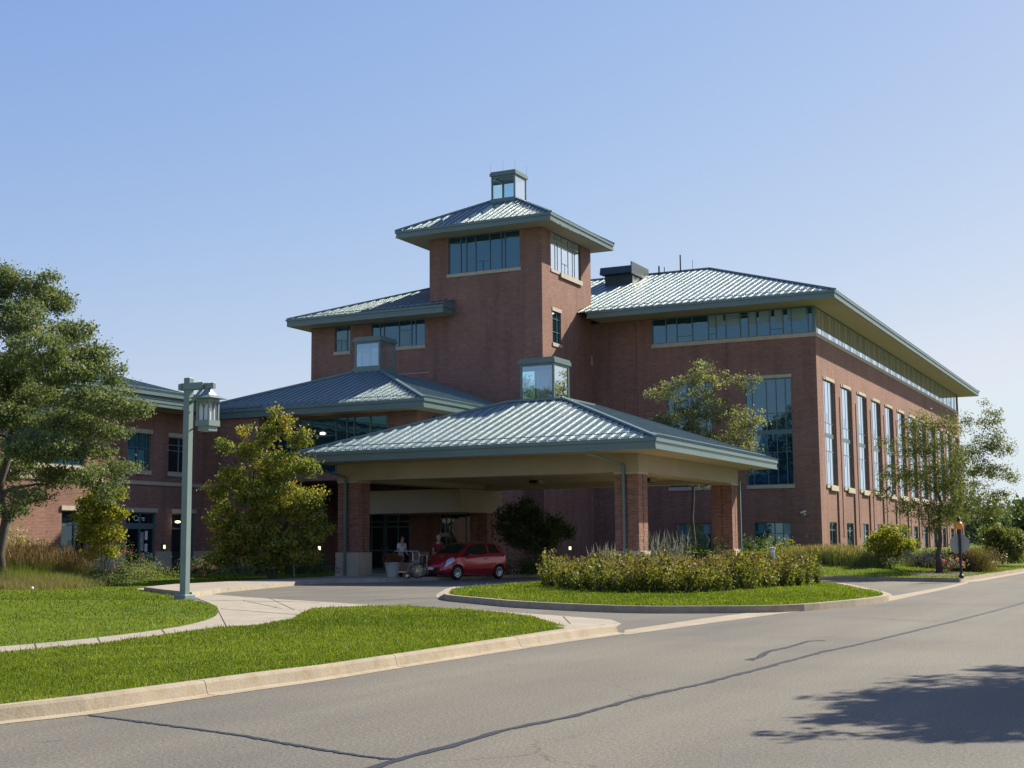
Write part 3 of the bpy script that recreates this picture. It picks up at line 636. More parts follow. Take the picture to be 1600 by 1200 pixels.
def hiproof(parent, x0, x1, y0, y1, z, rise, run=None, pitch=.45, faces='FRLB', guard=True, name='roof', gable=False):
    """truncated hip roof: eave rectangle, run = inward distance of the slope, with standing seams (and hip caps)"""
    hx, hy = (x1-x0)/2, (y1-y0)/2; t = run if run is not None else min(hx, hy)
    tx = min(t, hx-.001); ty = min(t, hy-.001); zt = z+rise; g = MB()
    E = [(x0, y0, z), (x1, y0, z), (x1, y1, z), (x0, y1, z)]; T = [(x0+tx, y0+ty, zt), (x1-tx, y0+ty, zt), (x1-tx, y1-ty, zt), (x0+tx, y1-ty, zt)]
    if gable: T[0] = (x0, y0+ty, zt); T[3] = (x0, y1-ty, zt)
    for i in range(4): j = (i+1) % 4; g.quad(E[i], E[j], T[j], T[i])
    g.quad(*T); r = g.build(name, M_roof, parent)
    s = MB()
    for fc in faces:
        if fc in 'FB': a0, a1, b, sg, lim = x0, x1, (y0 if fc == 'F' else y1), (1 if fc == 'F' else -1), ty
        else: a0, a1, b, sg, lim = y0, y1, (x0 if fc == 'L' else x1), (1 if fc == 'L' else -1), tx
        tt = tx if fc in 'FB' else ty
        n = int((a1-a0)/pitch); off = ((a1-a0)-n*pitch)/2
        for k in range(n+1):
            u = a0+off+k*pitch; m_ = (a1-u) if (gable and fc in 'FB') else min(u-a0, a1-u); L = min(lim, m_/tt*lim) if m_ < tt else lim
            if L < .25: continue
            zz = z+rise*L/lim; h = .045
            if fc in 'FB': p, q = (u, b-sg*.03, z+h*.5), (u, b+sg*L, zz+h*.5)
            else: p, q = (b-sg*.03, u, z+h*.5), (b+sg*L, u, zz+h*.5)
            s.bar(p, q, .032, .055)
        if guard and fc in 'FR':
            for off_ in (.45,):
                zz = z+rise*off_/lim+.11
                if fc == 'F': s.bar((a0+off_+.3, b+off_, zz), (a1-off_-.3, b+off_, zz), .035)
                else: s.bar((b-off_, a0+off_+.3, zz), (b-off_, a1-off_-.3, zz), .035)
    s.build('seams', M_roof, r)
    c = MB()
    for e, tp in zip(E, T): c.bar((e[0], e[1], e[2]+.05), (tp[0], tp[1], tp[2]+.05), .17, .10)
    for i in range(4):
        j = (i+1) % 4
        if (Vector(T[i])-Vector(T[j])).length > .3: c.bar((T[i][0], T[i][1], zt+.04), (T[j][0], T[j][1], zt+.04), .2, .1)
    c.build('hip_cap', M_roof, r)
    return r
def cupola(parent, cx, cy, a, zb, zg0, zg1, zt, rods=True, front=None):
    mb = MB(); b = a+.08; po = .10
    mb.box(cx-b, cx+b, cy-b, cy+b, zb, zg0-.1); mb.box(cx-a-.03, cx+a+.03, cy-a-.03, cy+a+.03, zg0-.1, zg0)
    for i in (-1, 1):
        for j in (-1, 1): mb.box(cx+i*a-(po if i > 0 else 0), cx+i*a+(po if i < 0 else 0), cy+j*a-(po if j > 0 else 0), cy+j*a+(po if j < 0 else 0), zg0, zg1)
    k = .2
    mb.box(cx-a, cx+a, cy-a, cy-a+k*.4, zg1, zt-.28); mb.box(cx-a, cx+a, cy+a-k*.4, cy+a, zg1, zt-.28); mb.box(cx-a, cx-a+k*.4, cy-a+k*.4, cy+a-k*.4, zg1, zt-.28); mb.box(cx+a-k*.4, cx+a, cy-a+k*.4, cy+a-k*.4, zg1, zt-.28)
    mb.box(cx-b, cx+b, cy-b, cy+b, zt-.28, zt-.10); mb.box(cx-b+.05, cx+b-.05, cy-b+.05, cy+b-.05, zt-.10, zt)
    c = mb.build('cupola', M_fascia, parent)
    g = MB(); e = a-.04
    g.quad((cx-e, cy-e, zg0), (cx+e, cy-e, zg0), (cx+e, cy-e, zg1), (cx-e, cy-e, zg1)); g.build('pane', front or M_clear, c); g = MB(); g.quad((cx+e, cy-e, zg0), (cx+e, cy+e, zg0), (cx+e, cy+e, zg1), (cx+e, cy-e, zg1)); g.build('pane', M_clears, c); g = MB()
    g.quad((cx+e, cy+e, zg0), (cx-e, cy+e, zg0), (cx-e, cy+e, zg1), (cx+e, cy+e, zg1)); g.quad((cx-e, cy+e, zg0), (cx-e, cy-e, zg0), (cx-e, cy-e, zg1), (cx-e, cy+e, zg1))
    g.build('pane', M_clear, c)
    if rods:
        for i, j in ((-1, -1), (1, -1), (1, 1), (-1, 1), (0, -1)):
            r = MB(); r.tube([(cx+i*b*.93, cy+j*b*.93, zt-.02), (cx+i*b*.93, cy+j*b*.93, zt+.62)], .009, 5); r.build('lightning_rod', M_grey, c)
    return c
M_blind = plain('pale_blind', (.22, .33, .36), .7, var=.1, nscale=1)
M_blindt = plain('teal_blind', (.06, .20, .22), .6, var=.1, nscale=1)
# ------------------------------------------------------------------ MAIN WING
W = thing('hospital_wing', 'long three storey brick wing on the right with ribbon windows under a wide eave', 'building', (-19.22, 80, 0))
XL, XR, YF, YB = -33.65, -19.22, 80.0, 136.6
rib = (-29.55, XR-.14, 13.95, 15.56)
w1 = (-28.6, -25.75, 4.95, 11.35); w2 = (-23.62, -20.78, 4.95, 11.35); b1 = (-28.3, -26.0, .9, 2.72); b2 = (-23.3, -21.05, .9, 2.72)
mb = MB(); wall(mb, 'A', YF, XL, XR, -.1, 15.56, [rib, w1, w2, b1, b2])
tall = [(81.55+4.66*k, 84.15+4.66*k, 4.95, 11.3) for k in range(12)]
low = [(81.95+4.66*k, 83.85+4.66*k, .8, 2.72) for k in range(12)]
ribR = (YF+.14, YB-.14, 13.95, 15.56)
wall(mb, 'B', XR, YF, YB, -.1, 15.56, tall+low+[ribR])
mb.quad((XR, YB, 0), (XL, YB, 0), (XL, YB, 15.56), (XR, YB, 15.56)); mb.quad((XL, YB, 0), (XL, YF, 0), (XL, YF, 15.56), (XL, YB, 15.56))
mb.build('wall', M_brick, W)
mb = MB()                                             # pilaster strips and slot joints between the tall windows
for k in range(12):
    y = 84.15+4.66*k
    mb.box(XR+.002, XR+.09, y+.12, y+.22, .5, 11.3); mb.box(XR+.002, XR+.04, y+1.5, y+1.56, 1.8, 10.6)
mb.build('pilaster', M_brick, W)
mb = MB(); mb.box(-30.62, -30.6, YF-.004, YF+.01, 0, 15.5); mb.box(-24.7, -24.68, YF-.004, YF+.01, 11.6, 13.7); mb.build('control_joint', M_dark, W)
c = MB(); c.box(XR-.16, XR+.02, YF-.02, YF+.14, 13.95, 15.56); c.build('corner_mullion', M_frame, W)
vs = [-29.55+10.2*t for t in (.09, .16, .26, .36, .41, .47, .56, .61, .66, .74, .82, .87, .97)]
pan = [(a, b, 14.75, 15.5, M_blind) for a, b in ((-25.9, -24.9), (-24.75, -23.8), (-23.3, -22.8), (-22.65, -21.9), (-21.7, -21.2), (-20.9, -19.75))]
window(W, 'A', YF, rib, vs, (), M_glass, .06, segs=[(vs[1], 14.35, vs[2], 14.35), (vs[3], 14.35, vs[4], 14.35), (vs[5], 15.35, vs[7], 15.35), (vs[9], 14.35, vs[10], 14.35), (vs[5], 15.2, vs[6], 15.2)], panels=pan)
vr = []
y = YF+.14
while y < YB-1: 
    for d in (.45, .35, .9, .9, .35, .45, 1.1): y += d; vr.append(y)
vr = [v for v in vr if v < YB-.3]
sg = []
for i in range(2, len(vr)-1, 7): sg += [(vr[i], 14.5, vr[i+1], 14.5), ((vr[i]+vr[i+1])/2, 13.99, (vr[i]+vr[i+1])/2, 14.5)]
window(W, 'B', XR, ribR, vr, (), M_glassb, .06, .07, segs=sg, prot=.012)
for hh in (w1, w2):
    u0, u1, z0, z1 = hh; L = u1-u0
    window(W, 'A', YF, hh, [u0+L*.14, u0+L*.45, u0+L*.66, u0+L*.86], [6.9, 9.25], M_glass, .05, bands=[(8.1, .28)])
    sill(W, 'A', YF, u0-.04, u1+.04, z0, .22); s_ = MB(); s_.box(u0-.04, u1+.04, YF-.03, YF+.1, z1, z1+.2); s_.build('lintel', M_stone, W)
for hh in (b1, b2):
    u0, u1, z0, z1 = hh
    window(W, 'A', YF, hh, [u0+(u1-u0)*t for t in (.3, .55, .78)], [2.05], M_glasst, .05, panels=[(u0+(u1-u0)*.79, u1-.07, 2.1, 2.66, M_blind), (u0+(u1-u0)*.1, u0+(u1-u0)*.28, 2.1, 2.66, M_blindt)])
sill(W, 'A', YF, rib[0]-.05, XR+.06, 13.95, .24, .06); sill(W, 'B', XR, YF-.055, YB, 13.948, .24, .065)
for hh in tall:
    u0, u1, z0, z1 = hh; L = u1-u0
    window(W, 'B', XR, hh, [u0+L*.2, u0+L*.55, u0+L*.8], [9.3-.6, 7.0], M_glassb, .06, .07, prot=.012, bands=[(7.95, .26)], segs=[(u0+L*.38, 8.7, u0+L*.38, 9.3), (u0+L*.38, 6.3, u0+L*.38, 7.0)])
    sill(W, 'B', XR, u0-.05, u1+.05, z0, .2, .07, True); s_ = MB(); s_.box(XR-.1, XR+.05, u0-.04, u1+.04, z1, z1+.17); s_.box(XR+.05, XR+.09, u0+.3, u1-.02, z1+.02, z1+.2); s_.build('lintel', M_stone, W)
for hh in low: window(W, 'B', XR, hh, [hh[0]+.95], [2.25], M_glassd, .06, .1, prot=.02)
fasciabox(W, -33.0, -17.5, 77.75, 138.4, 15.56, 15.98)
# broad slope: a truncated hip that continues behind the tower
HX0, HX1, HY0, HY1 = -40.5, -17.45, 77.7, 138.5
hiproof(W, HX0, HX1, HY0, HY1, 15.98, 4.65, 12.7, .46, 'FR', gable=True)
mb = MB()                                             # roof monitor / vent housing on the ridge
P_ = [(-35.9, 88.0), (-33.15, 88.0)]
mb.box(-35.6, -33.55, 87.2, 89.6, 19.4, 20.55); mb.add([(-35.85, 86.8, 20.2), (-33.5, 86.8, 20.2), (-33.5, 86.95, 20.72), (-35.85, 86.95, 20.72), (-35.85, 90, 20.3), (-33.5, 90, 20.3), (-33.5, 90, 20.85), (-35.85, 90, 20.85)],
    [(0, 1, 2, 3), (3, 2, 6, 7), (1, 5, 6, 2), (4, 0, 3, 7), (5, 4, 7, 6), (0, 4, 5, 1)]); mb.box(-33.49, -33.42, 86.75, 90.1, 20.1, 20.95)
mb.build('roof_vent', plain('dark_vent_metal', (.025, .05, .06), .5), W)
for x, z0, z1, r in ((-32.6, 20.2, 21.1, .06), (-32.2, 20.2, 21.0, .03), (-31.0, 20.4, 21.75, .05), (-30.1, 20.5, 21.3, .015)):
    mb = MB(); mb.tube([(x, 90, z0), (x, 90, z1)], r, 8); mb.build('vent_pipe', M_black, W)
cam_t = thing('security_camera', 'small white security camera fixed high on the corner of the right brick wing', 'camera', (-20.2, 79.9, 3.25))
mb = MB(); mb.box(-20.26, -20.14, 79.9, 79.99, 3.1, 3.2); mb.bar((-20.2, 79.9, 3.17), (-20.2, 79.75, 3.26), .04); mb.build('bracket', M_white, cam_t)
mb = MB(); mb.bar((-20.36, 79.72, 3.25), (-20.06, 79.68, 3.34), .10, .10); mb.tube([(-20.39, 79.725, 3.24), (-20.35, 79.72, 3.25)], .04, 8); mb.build('housing', M_white, cam_t, bevel=.02)
# ------------------------------------------------------------------ TOWER
T = thing('brick_tower', 'tall square brick tower with a pyramid roof and glass lantern on top', 'tower', (-37.5, 76, 0))
tx0, tx1, ty0, ty1 = -41.35, -33.65, 72.5, 79.99
tf = (-40.02, -35.1, 18.1, 20.42); tr = (73.82, 78.4, 18.1, 20.42); ts_ = (73.95, 75.2, 13.6, 15.55)
mb = MB(); wall(mb, 'A', ty0, tx0, tx1, -.1, 20.42, [tf]); wall(mb, 'B', tx1, ty0, ty1, -.1, 20.42, [tr, ts_])
mb.quad((tx1, ty1, 0), (tx0, ty1, 0), (tx0, ty1, 20.42), (tx1, ty1, 20.42)); mb.quad((tx0, ty1, 0), (tx0, ty0, 0), (tx0, ty0, 20.42), (tx0, ty1, 20.42)); mb.build('wall', M_brick, T)
L = tf[1]-tf[0]; v = [tf[0]+L*t for t in (.17, .25, .38, .58, .74, .79)]
window(T, 'A', ty0, tf, v, (), M_glass, .05, segs=[(tf[0], 20.05, v[0], 20.05), (v[0], 20.1, v[1], 20.1), (v[2], 18.75, v[3], 18.75), ((v[2]+v[3])/2, 18.15, (v[2]+v[3])/2, 18.75), (v[5], 20.05, tf[1], 20.05)])
sill(T, 'A', ty0, tf[0]-.08, tf[1]+.08, tf[2], .2)
L = tr[1]-tr[0]; v = [tr[0]+L*t for t in (.17, .25, .38, .6, .75, .82)]
window(T, 'B', tx1, tr, v, (20.0,), M_glassb, .07, .09, prot=.015, segs=[(v[2], 18.75, v[3], 18.75), ((v[2]+v[3])/2, 18.15, (v[2]+v[3])/2, 18.75)])
sill(T, 'B', tx1, tr[0]-.06, tr[1]+.06, tr[2], .18, .05, True)
window(T, 'B', tx1, ts_, (74.75,), (14.3, 15.1), M_glass, .06); sill(T, 'B', tx1, ts_[0]-.06, ts_[1]+.06, ts_[2], .22); s_ = MB(); s_.box(tx1-.1, tx1+.04, ts_[0]-.06, ts_[1]+.06, ts_[3], ts_[3]+.22); s_.build('lintel', M_stone, T)
fasciabox(T, -42.9, -32.4, 71.05, 80.85, 20.42, 20.83)
hiproof(T, -42.95, -32.35, 71.0, 80.9, 20.83, 2.35, 4.4, .42, 'FRLB', guard=False)
cupola(T, -37.5, 75.95, .84, 22.6, 23.25, 24.62, 25.0)
# ------------------------------------------------------------------ LEFT (upper) WING
LW = thing('brick_wing', 'three storey brick block left of the tower with a broad teal eave and corner windows', 'building', (-46, 72.5, 0))
l1w = (-48.35, -47.17, 13.86, 15.5); l2w_ = (-45.6, -41.7, 13.86, 15.5)
mb = MB(); wall(mb, 'A', 72.52, -50.15, -41.355, -.1, 15.5, [l1w, l2w_]); mb.quad((-50.15, 72.52, 0), (-50.15, 72.52, 15.5), (-50.15, 100, 15.5), (-50.15, 100, 0)); mb.quad((-41.36, 79.8, 0), (-41.36, 100, 0), (-41.36, 100, 15.5), (-41.36, 79.8, 15.5)); mb.build('wall', M_brick, LW)
window(LW, 'A', 72.52, l1w, [-47.45], [], M_glasst, .05, segs=[(-48.3, 14.6, -47.45, 14.6), (-47.9, 13.9, -47.9, 14.6)], panels=[(-48.25, -47.55, 13.95, 14.6, M_blind)])
window(LW, 'A', 72.52, l2w_, [-45.0, -44.7, -43.6, -42.7, -42.4], [], M_glass, .05, segs=[(-43.6, 14.9, -42.7, 14.9)], panels=[(-43.45, -42.85, 13.98, 14.85, M_blind)])
sill(LW, 'A', 72.52, l1w[0]-.05, l1w[1]+.03, l1w[2], .22); sill(LW, 'A', 72.52, l2w_[0]-.05, l2w_[1]+.05, l2w_[2], .22)
mb = MB(); mb.box(-50.15, -41.36, 72.505, 72.53, 12.1, 12.14); mb.build('brick_course', M_stone, LW)
x0, x1, y0, y1 = -51.04, -39.6, 71.05, 72.49
mb = MB(); mb.box(x0, x1, y0, y0+.12, 15.5, 15.95); mb.box(x0, x0+.12, y0+.12, 100, 15.5, 15.95); mb.box(x1-.12, x1, y0+.12, y1, 15.5, 15.95); mb.box(x0-.06, x1+.06, y0-.06, y0-.002, 15.84, 15.97); mb.box(x1+.002, x1+.06, y0, y1, 15.84, 15.97); mb.build('fascia', M_fascia, LW)
mb = MB(); mb.box(x0+.12, x1-.12, y0+.12, 72.49, 15.51, 15.55); mb.box(x0+.12, -50.17, 72.49, 100, 15.51, 15.55); mb.build('soffit', M_soffit, LW)
mb = MB(); t = 12; k = .375
mb.quad((x0, y0, 15.95), (x1, y0, 15.95), (x1, y0+t, 15.95+t*k), (x0+t, y0+t, 15.95+t*k)) ; mb.quad((x0, y0, 15.95), (x0+t, y0+t, 15.95+t*k), (x0+t, 100, 15.95+t*k), (x0, 100, 15.95))
mb.quad((x1, y0, 15.95), (x1, y0+1.44, 15.95), (x1, y0+1.44, 15.95+1.44*k), (x1, y0, 15.951))
rf = mb.build('roof', M_roof, LW); s = MB(); u = x0+.4
while u < x1: LL = min(t, u-x0); s.bar((u, y0-.03, 15.98), (u, y0+LL, 15.98+LL*k), .032, .055); u += .42
s.bar((x0+.8, y0+.45, 16.2), (x1-.1, y0+.45, 16.2), .035); s.bar((x0, y0, 16.0), (x0+t, y0+t, 16.0+t*k), .17, .1); s.build('seams', M_roof, rf)
# ------------------------------------------------------------------ LOBBY PAVILION
LB_ = thing('lobby_pavilion', 'two storey brick lobby with its own hipped teal roof and glass lantern behind the canopy', 'building', (-41.8, 66.9, 0))
ex0, ex1, ey0, ey1 = -49.6, -34.05, 59.1, 72.5
lf = (-44.6, -37.0, 5.35, 8.3); lr = (62.0, 66.5, 5.35, 8.3)
mb = MB(); wall(mb, 'A', 60.4, -48.0, -35.2, 4.95, 8.42, [lf]); wall(mb, 'B', -35.2, 60.4, 72.48, 4.95, 8.42, [lr])
mb.quad((-48, 60.4, 4.95), (-35.2, 60.4, 4.95), (-35.2, 68, 4.95), (-48, 68, 4.95))
door = (-43.6, -40.1, .16, 3.55); gw = (-38.15, -35.6, 1.4, 3.9)
wall(mb, 'A', 68, -48, -34.9, 0, 4.95, [door, gw]); wall(mb, 'B', -34.9, 68, 72.48, 0, 4.95)
mb.build('wall', M_brick, LB_)
mb = MB(); mb.box(-38.6, -34.85, 67.93, 67.995, .1, 1.15); mb.box(-39.9, -38.8, 67.93, 67.995, .1, 1.15); mb.build('stone_base', M_stone, LB_)
L = lf[1]-lf[0]; v = [lf[0]+L*t for t in (.1, .2, .27, .37, .58, .67, .73, .86)]
w_ = window(LB_, 'A', 60.4, lf, v, [], M_glass, .06, segs=[(lf[0], 7.6, v[3], 7.6), (v[3], 7.35, v[4], 7.35), (v[6], 6.9, v[7], 6.9)])
for px, py in ((504, 677), (592, 677)):
    p = gy(px, py, 60.47); m2 = MB(); m2.lathe((p[0], p[1], p[2]), [(.02, -.07), (.13, -.05), (.14, .0), (.12, .04), (.02, .06)], 12); m2.build('pendant_light', M_lamp, w_)
window(LB_, 'B', -35.2, lr, [63, 64, 65.2], [7.3], M_glass, .06)
window(LB_, 'A', 68, gw, [-37.75, -37.45, -36.5, -35.95], [3.35], M_glassd, .05, fmat=M_framep)
mb = MB(); mb.box(-38.12, -37.5, 67.94, 68.05, 2.0, 2.22); mb.build('sill', M_stone, LB_)
# entrance doors
P = PM('A', 68); mb = MB()
for u in (-43.6, -42.75, -41.9, -41.75, -40.95, -40.18): pbox(mb, P, u, u+.08, .05, .12, .16, 3.55)
for z in (.16, 1.2, 2.55, 2.85, 3.47): pbox(mb, P, -43.52, -40.18, .055, .115, z, z+.08)
d_ = mb.build('door', M_frame, LB_); g = MB(); g.quad((-43.6, 68.1, .16), (-40.1, 68.1, .16), (-40.1, 68.1, 3.55), (-43.6, 68.1, 3.55)); g.build('pane', M_glassd, d_)
g = MB(); g.box(-41.99, -41.95, 67.98, 68.02, 1.0, 1.5); g.box(-41.7, -41.66, 67.98, 68.02, 1.0, 1.5); g.build('handle', M_chrome, d_)
# tan vestibule canopy box over the doors
mb = MB(); mb.box(-40.4, -33.68, 62.3, 67.1, 3.2, 4.42); mb.build('porch_fascia', M_stucco, LB_, bevel=.02)
fasciabox(LB_, ex0, ex1, ey0, ey1-.02, 8.42, 8.86)
cxp, cyp = -41.8, 66.9
g = MB(); zt = 8.86+.352*7.8
E_ = [(ex0, ey0, 8.86), (ex1, ey0, 8.86), (ex1, 72.49, 8.86), (ex0, 72.49, 8.86)]
a = .95; zc = 8.86+.375*(7.8-a)
g.add([E_[0], E_[1], (cxp+a, cyp-a, zc), (cxp-a, cyp-a, zc)], [(0, 1, 2, 3)]); g.add([E_[1], E_[2], (cxp+a, 72.49, zc), (cxp+a, cyp-a, zc)], [(0, 1, 2, 3)])
g.add([E_[0], (cxp-a, cyp-a, zc), (cxp-a, 72.49, zc), E_[3]], [(0, 1, 2, 3)]); g.add([(cxp-a, cyp-a, zc), (cxp+a, cyp-a, zc), (cxp+a, 72.49, zc), (cxp-a, 72.49, zc)], [(0, 1, 2, 3)])
rf = g.build('roof', M_roof, LB_); s = MB(); RN = 7.8-a
u = ex0+.35
while u < ex1: LL = min(RN, min(u-ex0, ex1-u)); s.bar((u, ey0-.03, 8.89), (u, ey0+LL, 8.89+LL*.375), .032, .055) if LL > .2 else None; u += .44
u = ey0+.35
while u < 72.3: LL = min(RN, u-ey0); s.bar((ex1+.03, u, 8.89), (ex1-LL, u, 8.89+LL*.375), .032, .055); u += .44
s.bar((ex0+.8, ey0+.45, 9.13), (ex1-.8, ey0+.45, 9.13), .035); s.bar((ex1-.45, ey0+.8, 9.13), (ex1-.45, 72.2, 9.13), .035); s.build('seams', M_roof, rf)
s = MB(); s.bar((ex1, ey0, 8.92), (cxp+a, cyp-a, zc+.05), .2, .1); s.bar((ex0, ey0, 8.92), (cxp-a, cyp-a, zc+.05), .2, .1); s.build('hip_cap', M_roof, rf)
cupola(LB_, cxp, cyp, .86, 11.2, 11.78, 13.1, 13.5, rods=False, front=M_clearb)
# ------------------------------------------------------------------ WEST (low) BUILDING
WB = thing('low_brick_building', 'two storey brick building at the left edge with shop style doors under stone lintels', 'building', (-48, 50, 0))
XW = -48.0
u1_ = (53.3, 55.0, 5.45, 7.35); u2_ = (56.4, 57.95, 5.45, 7.3); u0_ = (45.2, 50.3, 5.45, 8.3)
d1 = (53.3, 55.5, .3, 3.3); d2 = (56.75, 58.6, .3, 3.3); d0 = (48.9, 50.6, .3, 3.3)
mb = MB(); wall(mb, 'B', XW, 20, 59.25, -.1, 8.6, [u0_, u1_, u2_, d0, d1, d2]); wall(mb, 'A', 59.25, XW, -44.3, -.1, 8.95, [])
mb.quad((-44.3, 59.25, 0), (-44.3, 60.38, 0), (-44.3, 60.38, 8.95), (-44.3, 59.25, 8.95)); mb.quad((-44.3, 60.38, 0), (-44.3, 68.02, 0), (-44.3, 68.02, 4.96), (-44.3, 60.38, 4.96)); mb.quad((-48, 59.25, 8.6), (-48, 59.25, 8.95), (-48, 60.4, 8.95), (-48, 60.4, 8.6)); mb.build('wall', M_brick, WB)
mb = MB(); mb.box(-48.05, -44.25, 59.2, 59.5, 8.95, 9.05); mb.build('coping', M_fascia, WB)
mb = MB(); mb.box(XW+.002, XW+.07, 20, 59.2, 4.72, 4.9); mb.box(-47.93, -44.3, 59.18, 59.248, 4.72, 4.9); mb.build('stone_band', M_stone, WB)
mb = MB()
for a_, b_ in ((20, 48.9), (50.6, 53.3), (55.5, 56.75), (58.6, 59.2)): mb.box(XW+.002, XW+.06, a_, b_, -.1, 1.3)
mb.box(-47.94, -44.3, 59.19, 59.248, -.1, 1.3); mb.build('stone_base', M_stone, WB)
for hh in (u1_, u2_, u0_, d0, d1, d2):
    mb = MB(); mb.box(XW+.002, XW+.08, hh[0]-.08, hh[1]+.08, hh[3], hh[3]+.22); mb.build('lintel', M_stone, WB)
for hh in (u1_, u2_, u0_): sill(WB, 'B', XW, hh[0]-.05, hh[1]+.05, hh[2], .22, .07)
window(WB, 'B', XW, u1_, [54.05, 54.75], [6.6], M_glasst, .06, panels=[(53.4, 53.95, 5.5, 6.5, M_blindt), (54.15, 54.65, 5.5, 6.5, M_blindt)]); window(WB, 'B', XW, u2_, [57.3], [6.9, 6.6], M_glassd, .05, fmat=M_framep)
window(WB, 'B', XW, u0_, [46.5, 47.8, 49.1], [7.2], M_glasst, .06)
window(WB, 'B', XW, d0, [49.8], [2.6], M_glassd, .07)
for hh, nm in ((d1, 0), (d2, 1)):
    P = PM('B', XW); mb = MB(); u0, u1, z0, z1 = hh
    for u in (u0, (u0+u1)/2-.04, u1-.08): pbox(mb, P, u, u+.08, .04, .12, z0, z1)
    for z in (z0, 2.45, z1-.08): pbox(mb, P, u0+.08, u1-.08, .045, .115, z, z+(.3 if z == 2.45 and not nm else .08))
    if not nm: pbox(mb, P, (u0+u1)/2+.04, u1-.08, .06, .11, z0+.08, z0+.95)
    dd = mb.build('door', M_frame, WB); g = MB(); g.quad(P(u0, .12, z0), P(u1, .12, z0), P(u1, .12, z1), P(u0, .12, z1)); g.build('pane', M_glassd, dd)
    if not nm:
        for (a_, b_, c_, e_) in ((54.85, 55.05, 1.9, 2.35), (54.85, 55.05, 1.3, 1.7), (54.45, 54.75, 1.35, 2.3)):
            g = MB(); pbox(g, P, a_, b_, .105, .115, c_, e_); g.build('notice', M_white if a_ > 54.5 else M_grey, dd)
        tc = bpy.data.curves.new('care', 'FONT'); tc.body = 'Care'; tc.size = .42; tc.extrude = .01; tc.align_x = 'LEFT'
        to = bpy.data.objects.new('tmp', tc); COL.objects.link(to); dg = bpy.context.evaluated_depsgraph_get(); me = bpy.data.meshes.new_from_object(to.evaluated_get(dg)); COL.objects.unlink(to); bpy.data.objects.remove(to)
        me.transform(Matrix.Translation((XW-.10, 53.95, 2.86)) @ Matrix.Rotation(R(90), 4, 'Z') @ Matrix.Rotation(R(90), 4, 'X')); link('lettering', me, M_white, dd)
mb = MB(); mb.lathe((-47.75, 56.95, 2.85), [(.02, .05), (.14, .02), (.13, -.05), (.03, -.07)], 12); mb.build('door_light', M_lamp, WB)
# eave and roof of the low building
mb = MB(); xe = -46.5; ye = 57.9
mb.box(xe-.12, xe, 20, ye, 8.6, 9.2); mb.box(-60, xe-.12, ye-.12, ye, 8.6, 9.2)
for z in (8.78, 8.97): mb.box(xe+.002, xe+.03, 20, ye, z, z+.03)
mb.box(xe+.002, xe+.12, 20, ye+.1, 9.14, 9.3); mb.build('fascia', M_fascia, WB)
mb = MB(); mb.box(-48, xe-.12, 20, ye-.12, 8.61, 8.65); mb.build('soffit', M_soffit, WB)
mb = MB(); mb.quad((xe, ye, 9.25), (xe-6, ye-6, 11.2), (xe-6, 20, 11.2), (xe, 20, 9.25)); mb.quad((xe, ye, 9.25), (-60, ye, 9.25), (-60, ye-6, 11.2), (xe-6, ye-6, 11.2)); rf = mb.build('roof', M_roof, WB)
s = MB(); u = 20.2
while u < ye-.3: LL = min(6, ye-u); s.bar((xe, u, 9.28), (xe-LL, u, 9.28+LL*.325), .032, .055); u += .44
s.bar((xe, ye, 9.3), (xe-6, ye-6, 11.25), .17, .1); s.bar((xe-.45, 20, 9.55), (xe-.45, ye-.7, 9.55), .035); s.build('seams', M_roof, rf)
# ------------------------------------------------------------------ ENTRANCE CANOPY
CN = thing('entrance_canopy', 'large drive-through entrance canopy with hipped metal roof on brick pillars', 'canopy', (-27, 59.4, 0))
cx0, cx1, cy0, cy1 = -35.5, -18.5, 50.25, 67.9
fasciabox(CN, cx0, cx1, cy0, cy1, 5.2, 5.62)
hiproof(CN, cx0-.05, cx1+.05, cy0-.05, cy1+.05, 5.62, 2.55, 7.1, .45, 'FRLB')
cupola(CN, -27.5, 59.45, .90, 7.8, 8.42, 10.0, 10.4, rods=False, front=M_clearb)
mb = MB(); bx0, bx1, by0, by1 = -34.9, -20.12, 52.6, 66.5; tb = 1.06
mb.box(bx0, bx1, by0, by0+tb, 4.45, 5.21); mb.box(bx0, bx1, by1-tb, by1, 4.45, 5.21); mb.box(bx1-tb, bx1, by0+tb, by1-tb, 4.45, 5.21); mb.box(bx0, bx0+tb, by0+tb, by1-tb, 4.45, 5.21); mb.build('beam', M_stucco, CN)
mb = MB()                                             # coffered ceiling slopes inside the beams
a0, a1, b0, b1_ = bx0+tb, bx1-tb, by0+tb, by1-tb; zz = 5.0
mb.quad((a0, b0, 4.7), (a1, b0, 4.7), (a1-3, b0+3, zz+.15), (a0+3, b0+3, zz+.15)); mb.quad((a1, b0, 4.7), (a1, b1_, 4.7), (a1-3, b1_-3, zz+.15), (a1-3, b0+3, zz+.15)); mb.quad((a1, b1_, 4.7), (a0, b1_, 4.7), (a0+3, b1_-3, zz+.15), (a1-3, b1_-3, zz+.15)); mb.quad((a0, b1_, 4.7), (a0, b0, 4.7), (a0+3, b0+3, zz+.15), (a0+3, b1_-3, zz+.15)); mb.quad((a0+3, b0+3, zz+.15), (a1-3, b0+3, zz+.15), (a1-3, b1_-3, zz+.15), (a0+3, b1_-3, zz+.15)); mb.build('ceiling', M_soffit, CN)
for px, py, Y in ((838, 752, 64.5), (1013, 749.5, 62.5), (717, 753, 64.5)):
    x, y, z = gy(px, py, Y); mb = MB(); mb.box(x-.32, x+.32, y-.3, y+.3, z-.14, z+.1); l_ = mb.build('ceiling_light', M_stucco, CN); g = MB(); g.box(x-.27, x+.2, y-.31, y-.302, z-.11, z+.05); g.box(x-.27, x+.27, y-.25, y+.25, z-.15, z-.142); g.build('lens', M_dark, l_)
